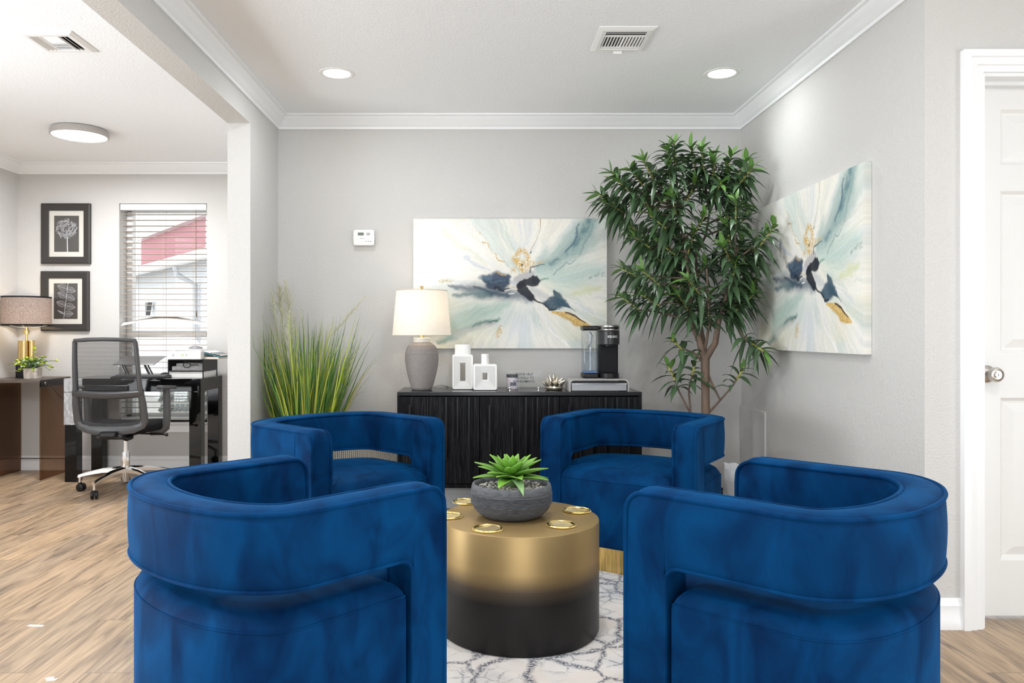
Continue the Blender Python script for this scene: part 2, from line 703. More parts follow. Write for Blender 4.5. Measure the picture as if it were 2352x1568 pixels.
def text_mesh(name, txt, size, m, parent, loc, rot, align='CENTER', depth=0.0006, sx=1.0, label=None, spacing=1.0, bold=0.0):
    cu = bpy.data.curves.new(name, 'FONT')
    cu.body = txt
    cu.size = size
    cu.align_x = align
    cu.align_y = 'CENTER'
    cu.extrude = depth
    cu.offset = bold
    cu.space_line = spacing
    t = bpy.data.objects.new(name + '_src', cu)
    C.objects.link(t)
    dg = bpy.context.evaluated_depsgraph_get()
    me = bpy.data.meshes.new_from_object(t.evaluated_get(dg))
    bpy.data.objects.remove(t)
    bpy.data.curves.remove(cu)
    me.materials.clear()
    me.materials.append(m)
    o = bpy.data.objects.new(name, me)
    C.objects.link(o)
    o.parent = parent
    o.location = loc
    o.rotation_euler = rot
    o.scale = (sx, 1, 1)
    if label:
        o['label'] = label
    return o


def sweep(path, prof, name, m, parent=None, closed=False, smooth=0.5):
    """moulding: prof = [(offset to the right of the path, z)], mitred corners"""
    n = len(path)
    P = [Vector((x, y)) for x, y in path]
    q = MB()
    k = len(prof)
    vs = []
    for i in range(n):
        d0 = (P[i] - P[i - 1]).normalized() if (i > 0 or closed) else None
        d1 = (P[(i + 1) % n] - P[i]).normalized() if (i < n - 1 or closed) else None
        d0 = d0 or d1
        d1 = d1 or d0
        r0 = Vector((d0.y, -d0.x))
        r1 = Vector((d1.y, -d1.x))
        mi = (r0 + r1)
        mi = mi / max(1e-6, mi.dot(r0))
        for (d, z) in prof:
            p = P[i] + mi * d
            vs.append((p.x, p.y, z))
    fs = []
    for i in range(n if closed else n - 1):
        j = (i + 1) % n
        for a in range(k):
            b = (a + 1) % k
            fs.append((i * k + a, i * k + b, j * k + b, j * k + a))
    if not closed:
        fs.append(tuple(range(k)))
        fs.append(tuple(range((n - 1) * k + k - 1, (n - 1) * k - 1, -1)))
    q.add(vs, fs)
    return q.build(name, m, parent, smooth=smooth, recalc=True)


# ------------------------------------------------------------------ the room
XL, XLO, XR = -1.255, -1.38, 1.639          # stub wall faces, right wall
YB, YO, YD, YR = 4.77, 6.10, 2.81, -3.2     # back wall, office back, door wall, rear
XO, XH = -3.68, 3.6                         # office left wall, hall right wall
ZC = 2.44

struct(boxobj('floor', (XO - 0.2, YR - 0.2, -0.12, XH + 0.2, YO + 0.25, 0.0), FLOOR))
struct(boxobj('ceiling', (XO - 0.2, YR - 0.2, ZC, XH + 0.2, YO + 0.25, ZC + 0.12), CEIL))
struct(boxobj('wall_back', (XL, YB, 0, XR + 0.12, YB + 0.12, ZC), PAINT))
q = MB()
q.box(XLO, 4.195, 0, XL, YO, ZC)
q.box(XLO, YR, 2.24, XL, 4.195, ZC)
struct(q.build('wall_left', PAINT))
struct(boxobj('wall_right', (XR, YD, 0, XR + 0.12, YB, ZC), PAINT))
# door wall with the door opening
DX0, DX1, DZ = 1.845, 2.64, 2.045
q = MB()
q.box(XR + 0.12, YD, 0, DX0, YD + 0.12, ZC)
q.box(DX0, YD, DZ, DX1, YD + 0.12, ZC)
q.box(DX1, YD, 0, XH, YD + 0.12, ZC)
struct(q.build('wall_hall', PAINT))
# office back wall with the window opening
WX0, WX1, WZ0, WZ1 = -2.871, -2.172, 0.385, 2.126
q = MB()
q.box(XO, YO, 0, WX0, YO + 0.2, ZC)
q.box(WX1, YO, 0, XLO, YO + 0.2, ZC)
q.box(WX0, YO, WZ1, WX1, YO + 0.2, ZC)
q.box(WX0, YO, 0, WX1, YO + 0.2, WZ0)
struct(q.build('wall_office_back', PAINT))


def wall_with_opening(name, axis, pos, a0, a1, w0, w1, z0, z1, t):
    q = MB()

    def bx(u0, u1, za, zb):
        if axis == 'x':
            q.box(pos, u0, za, pos + t, u1, zb)
        else:
            q.box(u0, pos, za, u1, pos + t, zb)
    bx(a0, w0, 0, ZC)
    bx(w1, a1, 0, ZC)
    bx(w0, w1, z1, ZC)
    bx(w0, w1, 0, z0)
    return struct(q.build(name, PAINT))


wall_with_opening('wall_office_left', 'x', XO - 0.12, YR, YO, -0.1, 3.3, 0.08, 2.3, 0.12)  # openings in these unseen walls are added to admit the fill lights
wall_with_opening('wall_rear', 'y', YR - 0.12, XO, XH, -1.3, 1.7, 0.08, 2.3, 0.12)
wall_with_opening('wall_hall_right', 'x', XH, YR, YD + 0.12, -1.9, 0.7, 0.08, 2.3, 0.12)

CROWN = [(0, 2.358), (0.012, 2.358), (0.014, 2.372), (0.024, 2.378), (0.030, 2.388), (0.044, 2.402), (0.058, 2.416),
         (0.062, 2.426), (0.076, 2.430), (0.078, 2.44), (0, 2.44)]
struct(sweep([(XL, YR), (XL, YB), (XR, YB), (XR, YD)], CROWN, 'trim_1', TRIM))
struct(sweep([(XO, YR), (XO, YO), (XLO, YO), (XLO, 4.25)], CROWN, 'trim_2', TRIM))
BASE = [(0, 0), (0.017, 0), (0.017, 0.030), (0.012, 0.042), (0.013, 0.062), (0.010, 0.072), (0.012, 0.086),
        (0.008, 0.096), (0.006, 0.108), (0, 0.112)]
struct(sweep([(XL, 4.195), (XL, YB), (XR, YB), (XR, YD), (1.776, YD)], BASE, 'baseboard_back', TRIM))
struct(sweep([(XO, YR), (XO, YO), (XLO, YO), (XLO, 4.195), (XL, 4.195)], BASE, 'baseboard_office', TRIM))
struct(sweep([(2.725, YD), (XH, YD)], BASE, 'baseboard_hall', TRIM))

# door casing (mitred moulding around the opening)
CZ = DZ + 0.005
casing_prof = [(0.0, 0.0), (0.0, 0.012), (0.022, 0.012), (0.026, 0.018), (0.050, 0.020), (0.053, 0.026), (0.078, 0.026), (0.078, 0.0)]
q = MB()
pts = [(DX0 + 0.003, 0, -1, 0), (DX0 + 0.003, CZ - 0.008, -1, 1), (DX1 - 0.003, CZ - 0.008, 1, 1), (DX1 - 0.003, 0, 1, 0)]
vs = []
for (x, z, dx, dz) in pts:
    for (o, h) in casing_prof:
        vs.append((x + dx * o, YD - h, z + dz * o))
k = len(casing_prof)
fs = []
for i in range(3):
    for a in range(k):
        b = (a + 1) % k
        fs.append((i * k + a, i * k + b, (i + 1) * k + b, (i + 1) * k + a))
fs += [tuple(range(k)), tuple(range(4 * k - 1, 3 * k - 1, -1))]
q.add(vs, fs)
struct(q.build('trim_3', TRIM, smooth=0.5, recalc=True))
# jambs and stop
q = MB()
q.box(DX0, YD, 0, DX0 + 0.016, YD + 0.14, DZ)
q.box(DX1 - 0.016, YD, 0, DX1, YD + 0.14, DZ)
q.box(DX0 + 0.016, YD, DZ - 0.016, DX1 - 0.016, YD + 0.14, DZ)
q.box(DX0 + 0.016, YD + 0.055, 0, DX0 + 0.028, YD + 0.088, DZ - 0.016)
q.box(DX1 - 0.028, YD + 0.055, 0, DX1 - 0.016, YD + 0.088, DZ - 0.016)
q.box(DX0 + 0.028, YD + 0.055, DZ - 0.030, DX1 - 0.028, YD + 0.088, DZ - 0.016)
struct(q.build('trim_4', TRIM))

# six-panel door
door = struct(thing('door_1', None, None, (0, 0, 0)))
sx0, sx1, sy, sz0, sz1 = DX0 + 0.019, DX1 - 0.019, YD + 0.09, 0.014, DZ - 0.019
q = MB()
cw = (sx1 - sx0 - 3 * 0.115) / 2
cols = [(sx0 + 0.115, sx0 + 0.115 + cw), (sx1 - 0.115 - cw, sx1 - 0.115)]
rows = [(0.223, 0.84), (1.01, 1.624), (1.723, 1.934)]
xs = sorted({sx0, sx1, *[v for c_ in cols for v in c_]})
zs = sorted({sz0, sz1, *[v for r_ in rows for v in r_]})
for i in range(len(xs) - 1):
    for j in range(len(zs) - 1):
        x0, x1, z0, z1 = xs[i], xs[i + 1], zs[j], zs[j + 1]
        if (x0, x1) in cols and (z0, z1) in rows:
            lv = [(0, 0), (0.012, 0.011), (0.020, 0.012), (0.052, 0.003)]
            ring = []
            for (ins, dep) in lv:
                ring.append([(x0 + ins, sy + dep, z0 + ins), (x1 - ins, sy + dep, z0 + ins), (x1 - ins, sy + dep, z1 - ins), (x0 + ins, sy + dep, z1 - ins)])
            vs = [p for r_ in ring for p in r_]
            fs = []
            for a in range(len(lv) - 1):
                for b in range(4):
                    c_ = (b + 1) % 4
                    fs.append((a * 4 + b, a * 4 + c_, (a + 1) * 4 + c_, (a + 1) * 4 + b))
            fs.append(tuple(range(len(vs) - 4, len(vs))))
            q.add(vs, fs)
        else:
            q.add([(x0, sy, z0), (x1, sy, z0), (x1, sy, z1), (x0, sy, z1)], [(0, 1, 2, 3)])
q.add([(sx0, sy, sz0), (sx1, sy, sz0), (sx1, sy, sz1), (sx0, sy, sz1), (sx0, sy + 0.035, sz0), (sx1, sy + 0.035, sz0), (sx1, sy + 0.035, sz1), (sx0, sy + 0.035, sz1)],
      [(4, 7, 6, 5), (0, 4, 5, 1), (1, 5, 6, 2), (2, 6, 7, 3), (3, 7, 4, 0)])
q.build('door_slab', DOORW, door, smooth=0)
q = MB()
T = Matrix.Translation((1.927, sy, 0.93)) @ Matrix.Rotation(R(90), 4, 'X')
q.lathe([(0.033, 0), (0.033, 0.004), (0.028, 0.010), (0.014, 0.014), (0.012, 0.030), (0.020, 0.036), (0.027, 0.046), (0.028, 0.056),
         (0.024, 0.064), (0.019, 0.066), (0.017, 0.062), (0.010, 0.061), (0.010, 0.066), (0.0001, 0.066)], 32, T)
kn = q.build('door_knob', STEEL, door)
kn['label'] = 'satin nickel door knob with a keyhole'
q = MB()
q.box(1.927 - 0.001, sy - 0.0668, 0.93 - 0.006, 1.927 + 0.001, sy - 0.066, 0.93 + 0.006)
q.build('keyhole', BLACKP, kn)

# ------------------------------------------------------------------ window, blind and the outside
win = struct(thing('window_1', None, None))
GY = YO + 0.165
q = MB()
for (x0, z0, x1, z1) in ((WX0, WZ0, WX0 + 0.045, WZ1), (WX1 - 0.045, WZ0, WX1, WZ1), (WX0, WZ1 - 0.05, WX1, WZ1), (WX0, WZ0, WX1, WZ0 + 0.05)):
    q.box(x0, GY - 0.035, z0, x1, GY + 0.03, z1)
q.box(WX0 + 0.045, GY - 0.045, 1.058, WX1 - 0.045, GY + 0.01, 1.110)
q.build('window_frame', TRIM, win, bevel=0.004)
q = MB()
q.box(WX0 + 0.045, GY - 0.003, WZ0 + 0.05, WX1 - 0.045, GY + 0.001, 1.06)
q.box(WX0 + 0.045, GY + 0.012, 1.10, WX1 - 0.045, GY + 0.016, WZ1 - 0.05)
q.build('window_pane', GLASS, win)
q = MB()
q.box(WX0 - 0.03, YO - 0.035, WZ0 - 0.022, WX1 + 0.03, GY - 0.02, WZ0)
q.box(WX0 - 0.015, YO - 0.014, WZ0 - 0.085, WX1 + 0.015, YO, WZ0 - 0.022)
q.build('window_sill', TRIM, win, bevel=0.004)

SLAT = mat('backlit_blind', (0.40, 0.32, 0.25), 0.5)  # white slats coloured tan, their backlit shade put into the colour
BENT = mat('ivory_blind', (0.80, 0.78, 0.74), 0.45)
blind = thing('window_blind', 'white slatted venetian blind with one bowed slat in the office window', 'blind', (0, YO + 0.03, 0))
q = MB()
q.box(WX0 + 0.006, -0.028, WZ1 - 0.052, WX1 - 0.006, 0.028, WZ1 - 0.004)
q.build('head_rail', WHITEP, blind, bevel=0.003)
q = MB()
zz = WZ1 - 0.082
bow_z = 1.16
while zz > WZ0 + 0.06:
    if abs(zz - bow_z) > 0.023:
        dz = 0.0012
        vs, n = [], 2
        for x in (WX0 + 0.01, WX1 - 0.01):
            vs += [(x, -0.025, zz - dz), (x, 0, zz + 0.0012), (x, 0.025, zz + dz - 0.002), (x, 0.025, zz + dz - 0.005), (x, 0, zz - 0.0018), (x, -0.025, zz - dz - 0.003)]
        q.add(vs, [(i, (i + 1) % 6, 6 + (i + 1) % 6, 6 + i) for i in range(6)] + [(5, 4, 3, 2, 1, 0), (6, 7, 8, 9, 10, 11)])
    zz -= 0.0455
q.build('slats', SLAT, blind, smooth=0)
q = MB()
N = 16
vs = []
for i in range(N + 1):
    t = i / N
    x = WX0 + 0.01 + (WX1 - WX0 - 0.02) * t
    z = bow_z + 0.008 + 0.05 * math.sin(PI * t) ** 1.2
    vs += [(x, -0.027, z - 0.018), (x, 0.022, z + 0.006), (x, 0.022, z + 0.009), (x, -0.027, z - 0.015)]
fs = []
for i in range(N):
    for a in range(4):
        b = (a + 1) % 4
        fs.append((i * 4 + a, i * 4 + b, i * 4 + 4 + b, i * 4 + 4 + a))
q.add(vs, fs)
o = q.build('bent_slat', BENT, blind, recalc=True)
o['label'] = 'one slat bowed upwards in the middle'
q = MB()
for x in (WX0 + 0.13, (WX0 + WX1) / 2, WX1 - 0.11):
    for y in (-0.027, 0.027):
        q.tube([(x, y, WZ1 - 0.05), (x, y, WZ0 + 0.04)], 0.0012, 5)
q.build('ladder_cord', mat('tan_cord', (0.45, 0.36, 0.27), 0.8), blind)
q = MB()
q.tube([(WX1 - 0.085, -0.032, WZ1 - 0.05), (WX1 - 0.084, -0.033, 1.6), (WX1 - 0.082, -0.032, 1.27)], 0.0012, 5)
q.lathe([(0.002, 1.22), (0.006, 1.225), (0.004, 1.26), (0.002, 1.275)], 8, Matrix.Translation((WX1 - 0.082, -0.032, 0)))
q.build('pull_cord', mat('brown_tassel', (0.16, 0.10, 0.05), 0.6), blind)
q = MB()
q.box(WX0 + 0.01, -0.026, WZ0 + 0.012, WX1 - 0.01, 0.026, WZ0 + 0.032)
q.build('bottom_rail', WHITEP, blind, bevel=0.003)

# outside
struct(boxobj('ground', (-14, YO + 0.26, -0.3, 6, 26, -0.1), mat('pale_ground', (0.45, 0.43, 0.40), 0.9, var=0.15, vscale=3)))
SID = mat('white_siding', (0.80, 0.81, 0.84), 0.6)
RED = mat('red_siding', (0.50, 0.20, 0.23), 0.7)
SHG = mat('grey_shingle', (0.33, 0.32, 0.32), 0.9, var=0.4, vscale=14, bump=0.5, bscale=20, bdist=0.02)
hx, hy = -4.28, 12.0
ang = math.atan2(3.8, -2.92)
house = thing('neighbour_house', 'white sided house with grey roof and red gable seen through the blind', 'house', (hx, hy, -0.1), ang)
# local: +x recedes along the wall, -y away from the viewer side
q = MB()
q.box(-4, -0.15, 0, 14, 0, 2.42)
for k in range(22):
    q.box(-4, 0, 0.02 + k * 0.11, 14, 0.012, 0.105 + k * 0.11)
q.build('siding_wall', SID, house)
q = MB()
sgn = -1
q.add([(-4, 0.35, 2.40), (14, 0.35, 2.40), (14, -2.2, 3.0), (-4, -2.2, 3.0), (-4, 0.35, 2.34), (14, 0.35, 2.34), (14, -2.2, 2.94), (-4, -2.2, 2.94)],
      [(0, 1, 2, 3), (7, 6, 5, 4), (0, 4, 5, 1), (3, 2, 6, 7)])
q.build('roof', SHG, house, smooth=0)
q = MB()
q.box(-4, 0.33, 2.26, 14, 0.45, 2.40)
q.build('gutter', WHITEP, house, bevel=0.02)
q = MB()
q.tube([(0.3, 0.40, 2.28), (0.3, 0.36, 2.12), (0.3, 0.08, 1.98), (0.3, 0.06, 0.1)], 0.045, 8)
q.build('downspout', mat('downspout_grey', (0.55, 0.56, 0.60), 0.5), house)
q = MB()
q.box(-3, -2.35, 2.8, 13, -2.2, 4.05)
q.build('gable_wall', RED, house)
q = MB()
for u in (0.35, 3.3, 6.2):
    q.box(u, -2.2, 2.8, u + 0.5, -2.15, 4.05)
q.box(-3, -2.3, 4.05, 13, -2.0, 4.4)
q.build('gable_trim', WHITEP, house)
q = MB()
q.prism([(0, 0), (0.20, 0.0), (0.16, -0.24)], -0.04, 0.04, Matrix.Translation((2.9, 0.10, 1.78)) @ Matrix.Rotation(R(90), 4, 'X'))
q.build('wall_lamp', GREYP, house)
ac = thing('air_conditioner', 'grey air conditioner with slanted louvres outside below the window', 'air conditioner', (-2.62, 7.25, -0.1))
q = MB()
q.box(-0.42, 0.02, 0, 0.42, 0.8, 0.80)
q.box(-0.44, 0, 0.74, 0.44, 0.82, 0.80)
q.build('housing', mat('ac_grey', (0.52, 0.54, 0.53), 0.5), ac, bevel=0.01)
q = MB()
for r_ in range(7):
    for k in range(18):
        M = Matrix.Translation((-0.40 + k * 0.047, 0.0, 0.10 + r_ * 0.095)) @ Matrix.Rotation(R(30), 4, 'Y')
        q.box(-0.012, 0.0, -0.034, 0.012, 0.02, 0.034, M=M)
q.build('louvres', mat('ac_dark', (0.13, 0.15, 0.14), 0.5), ac)

# ------------------------------------------------------------------ ceiling fittings
LENS = mat('lit_lens', (0.9, 0.9, 0.9), 0.5, emit=(1.0, 0.98, 0.95), estr=6.0)


def downlight(x, y, label, power):
    t = thing('recessed_light', label, 'ceiling light', (x, y, ZC), 0, 'recessed ceiling downlights')
    q = MB()
    q.lathe([(0.068, -0.001), (0.074, -0.004), (0.082, -0.005), (0.090, -0.003), (0.092, 0)], 40, cap=False)
    q.build('trim_ring', WHITEP, t)
    q = MB()
    q.lathe([(0.0001, -0.0035), (0.060, -0.0035), (0.070, -0.002)], 40, cap=False)
    o = q.build('lens', LENS, t)
    o['label'] = 'glowing white lens'
    area('overhead_light', (x, y, ZC - 0.008), (0, 0, 0), 0.13, 0.13, power, (0.96, 0.985, 1.0), 'DISK', 180)


downlight(-0.74, 3.98, 'lit round recessed downlight in the ceiling above the thermostat side', DOWN_POWER * 1.35)
downlight(1.265, 3.98, 'lit round recessed downlight in the ceiling above the tall plant', DOWN_POWER)
# added ceiling lights without fittings, out of frame, to brighten the seating from above
for (x, y) in ((0.26, 2.5), (-0.74, 1.1), (1.265, 1.1), (-0.74, -0.8), (1.265, -0.8)):
    area('overhead_light', (x, y, ZC - 0.008), (0, 0, 0), 0.13, 0.13, DOWN_POWER * 3.1, (0.96, 0.985, 1.0), 'DISK', 180)

disc = thing('ceiling_lamp', 'flat round flush ceiling lamp with grey rim in the office', 'ceiling light', (-2.65, 5.07, ZC))
q = MB()
q.lathe([(0.150, 0), (0.172, -0.004), (0.178, -0.018), (0.178, -0.044), (0.170, -0.048), (0.166, -0.044)], 56, cap=False)
q.build('rim', mat('lamp_rim', (0.42, 0.40, 0.38), 0.4), disc)
q = MB()
q.lathe([(0.0001, -0.046), (0.150, -0.046), (0.167, -0.043)], 56, cap=False)
q.build('diffuser', LENS, disc)
area('overhead_disc_light', (-2.65, 5.07, ZC - 0.055), (0, 0, 0), 0.32, 0.32, DISC_POWER, (0.98, 0.985, 1.0), 'DISK', 175)
area('overhead_disc_light', (-2.65, 1.2, ZC - 0.055), (0, 0, 0), 0.32, 0.32, DISC_POWER, (0.98, 0.985, 1.0), 'DISK', 175)  # second, unseen lamp without a fitting, added for softer overall light


def vent(x0, y0, x1, y1, label, kind):
    cx, cy = (x0 + x1) / 2, (y0 + y1) / 2
    t = thing('ceiling_vent', label, 'vent', (cx, cy, ZC), 0, 'air vents in the ceiling')
    hx, hy = (x1 - x0) / 2, (y1 - y0) / 2
    ix, iy = hx - 0.036, hy - 0.04
    q = MB()
    lv = [(hx, hy, 0), (hx, hy, -0.004), (hx - 0.02, hy - 0.02, -0.012), (ix, iy, -0.012), (ix, iy, -0.002)]
    vs = [p for (a, b, z) in lv for p in ((-a, -b, z), (a, -b, z), (a, b, z), (-a, b, z))]
    fs = []
    for a in range(len(lv) - 1):
        for b in range(4):
            c_ = (b + 1) % 4
            fs.append((a * 4 + b, a * 4 + 4 + b, a * 4 + 4 + c_, a * 4 + c_))
    q.add(vs, fs)
    q.build('frame', WHITEP, t, smooth=0)
    q = MB()
    q.box(-ix, -iy, -0.0015, ix, iy, -0.0005)
    q.build('duct_opening', mat('vent_dark', (0.01, 0.01, 0.01), 0.9), t)
    q = MB()
    if kind == 0:
        for k in range(13):
            x = -ix + 0.008 + k * (2 * ix - 0.016) / 12
            tilt = R(35 if k >= 6 else -25)
            q.box(-0.0045, -iy * 0.42, -0.0008, 0.0045, iy * 0.80, 0.0008, M=Matrix.Translation((x, 0, -0.007)) @ Matrix.Rotation(tilt, 4, 'Y'))
        for y in (-iy * 0.93, -iy * 0.76, -iy * 0.58):
            q.box(-ix, -0.0075, -0.0008, ix, 0.0075, 0.0008, M=Matrix.Translation((0, y, -0.007)) @ Matrix.Rotation(R(28), 4, 'X'))
        q.box(-ix, iy * 0.80, -0.010, ix, iy * 0.86, -0.004)
        q.box(-ix, -iy * 0.48, -0.010, ix, -iy * 0.43, -0.004)
        q.box(-ix, iy * 0.92, -0.010, ix, iy, -0.004)
        q.box(-0.02, hy - 0.012, -0.022, 0.02, hy + 0.001, -0.010)
    else:
        for x in (-ix * 0.92, -ix * 0.72, -ix * 0.52, ix * 0.52, ix * 0.72, ix * 0.92):
            q.box(-0.0075, -iy, -0.0008, 0.0075, iy, 0.0008, M=Matrix.Translation((x, 0, -0.007)) @ Matrix.Rotation(R(-35 if x < 0 else 35), 4, 'Y'))
        for k in range(16):
            y = -iy + 0.006 + k * (2 * iy - 0.012) / 15
            q.box(-ix * 0.42, -0.004, -0.0008, ix * 0.42, 0.004, 0.0008, M=Matrix.Translation((0, y, -0.007)) @ Matrix.Rotation(R(-25 if k < 8 else 30), 4, 'X'))
        q.box(-ix * 0.44, -iy, -0.010, -ix * 0.40, iy, -0.004)
        q.box(ix * 0.40, -iy, -0.010, ix * 0.44, iy, -0.004)
        q.box(-ix * 0.42, -0.005, -0.010, ix * 0.42, 0.005, -0.004)
    q.build('louvres', WHITEP, t, smooth=0)


vent(0.533, 3.371, 0.790, 3.656, 'white louvred air vent in the ceiling between the two downlights', 0)
vent(-2.08, 3.42, -1.825, 3.672, 'white louvred air vent in the office ceiling near the flat round lamp', 1)

# return air grille low on the back wall
gr = thing('return_air_grille', 'cream wall grille with upright louvres low on the back wall beside the sideboard', 'grille', (-0.71, YB, 0.13))
GR = mat('cream_grille', (0.78, 0.75, 0.68), 0.45)
q = MB()
for b in ((-0.235, -0.016, 0, -0.212, 0, 0.262), (0.212, -0.016, 0, 0.235, 0, 0.262), (-0.235, -0.016, 0, 0.235, 0, 0.022), (-0.235, -0.016, 0.246, 0.235, 0, 0.262)):
    q.box(*b)
q.build('frame', GR, gr, bevel=0.003)
q = MB()
for k in range(33):
    x = -0.205 + k * 0.0128
    q.box(-0.0013, -0.006, 0.02, 0.0013, 0.006, 0.248, M=Matrix.Translation((x, -0.008, 0)) @ Matrix.Rotation(R(-42), 4, 'Z'))
q.build('louvres', GR, gr, smooth=0)
q = MB()
q.box(-0.212, -0.002, 0.02, 0.212, -0.0008, 0.248)
q.build('backing', mat('grille_dark', (0.03, 0.028, 0.025), 0.9), gr)

# access panel on the right wall
ap = thing('access_panel', 'thin painted square cover plate low on the right wall near the corner', 'panel', (XR, 4.56, 0.24))
q = MB()
q.box(-0.010, -0.205, 0, 0, 0.205, 0.40)
q.build('plate', mat('panel_paint', (0.60, 0.59, 0.58), 0.7), ap, bevel=0.003)
q = MB()
for y in (-0.185, 0.185):
    for z in (0.02, 0.38):
        q = MB()
        q.lathe([(0.005, 0), (0.004, 0.002), (0.0001, 0.0025)], 10, Matrix.Translation((-0.010, y, z)) @ Matrix.Rotation(R(-90), 4, 'Y'))
        q.build('screw', STEEL, ap)

# thermostat
th = thing('thermostat', 'white wall thermostat with small grey display on the back wall', 'thermostat', (-0.714, YB, 1.632))
q = MB()
q.box(-0.058, -0.012, 0.003, 0.058, 0, 0.088)
q.build('back_plate', WHITEP, th, bevel=0.006)
q = MB()
q.prism([(-0.064, 0.006), (-0.058, 0.0), (0.058, 0.0), (0.064, 0.006), (0.066, 0.05), (0.064, 0.092), (0.056, 0.098), (-0.056, 0.098), (-0.064, 0.092), (-0.066, 0.05)],
        0.010, 0.034, Matrix.Rotation(R(90), 4, 'X'))
q.build('cover', WHITEP, th, bevel=0.005, seg=3, smooth=0.8)
boxobj('display', (-0.036, -0.0356, 0.062, 0.000, -0.034, 0.080), mat('lcd', (0.16, 0.19, 0.17), 0.2), th)
q = MB()
q.lathe([(0.013, 0.034), (0.012, 0.0355), (0.0001, 0.0356)], 20, Matrix.Translation((0.028, 0, 0.071)) @ Matrix.Rotation(R(90), 4, 'X') @ Matrix.Diagonal((1, 0.7, 1, 1)))
q.build('button', mat('grey_button', (0.45, 0.42, 0.42), 0.5), th)
q = MB()
for x in (0.012, 0.026, 0.040):
    q.box(x, -0.0352, 0.022, x + 0.007, -0.0338, 0.028)
q.box(-0.024, -0.0350, 0.042, 0.004, -0.0338, 0.0445)
q.build('markings', mat('grey_print', (0.35, 0.35, 0.36), 0.6), th)

# ------------------------------------------------------------------ rug
rug = boxobj('area_rug', (-0.98, 1.20, 0.0, 1.26, 4.10, 0.008), RUG, bevel=0.003)
tag(rug, 'cream area rug with worn blue grey tracery under the blue chairs', 'rug')
RZ = 0.008

# ------------------------------------------------------------------ barrel chairs
CW, CF, CB, CE, CT = 0.369, 0.407, 0.210, 2.1, 0.098
PD = 0.110


def chair_path(n=44):
    """outer plan from the right front, round the back, to the left front, with inward normals"""
    pts = []
    ys = [CF, CF - 0.0012, CF - 0.0035, CF - 0.007, CF - 0.0115, CF - 0.018, CF - 0.027, CF - 0.038, CF - 0.05, CF - PD + 0.03, CF - PD + 0.008, CF - PD, CF - PD - 0.0006, CF - PD - 0.006, CF - PD - 0.014, CF - PD - 0.024, CF - PD - 0.036,
          0.22, 0.15, 0.075]
    for y in ys:
        pts.append((CW, y))
    for k in range(n + 1):
        a = PI * k / n
        ca, sa = math.cos(a), math.sin(a)
        x = CW * math.copysign(abs(ca) ** (2 / CE), ca)
        y = -CB * abs(sa) ** (2 / CE)
        pts.append((x, y))
    for y in reversed(ys):
        pts.append((-CW, y))
    P = [Vector(p) for p in pts]
    nr = []
    for i in range(len(P)):
        t = (P[min(i + 1, len(P) - 1)] - P[max(0, i - 1)]).normalized()
        nr.append(Vector((-t.y, t.x)) * -1 if False else Vector((t.y, -t.x)))
    return P, nr


P_, N_ = chair_path()
# make sure normals point inwards (towards the seat)
if N_[0].dot(Vector((-1, 0))) < 0:
    N_ = [-n for n in N_]
ZTOP, ZBAND, ZBASE = 0.679, 0.501, 0.112
SO = 0.048


def band_z(i):
    p = P_[i]
    on_arm = abs(abs(p.x) - CW) < 1e-6 and p.y > 0.01
    zt = ZTOP
    zb = ZBAND
    if on_arm:
        d = CF - p.y
        rc = 0.05
        if d < rc:
            zt = ZTOP - rc + math.sqrt(max(0, rc * rc - (rc - d) ** 2))
        if d <= PD + 1e-6:
            zb = ZBASE
        elif d < PD + 0.036:
            e = d - PD
            zb = ZBAND - 0.036 + math.sqrt(max(0, 0.036 ** 2 - (0.036 - e) ** 2))
    return zb, zt


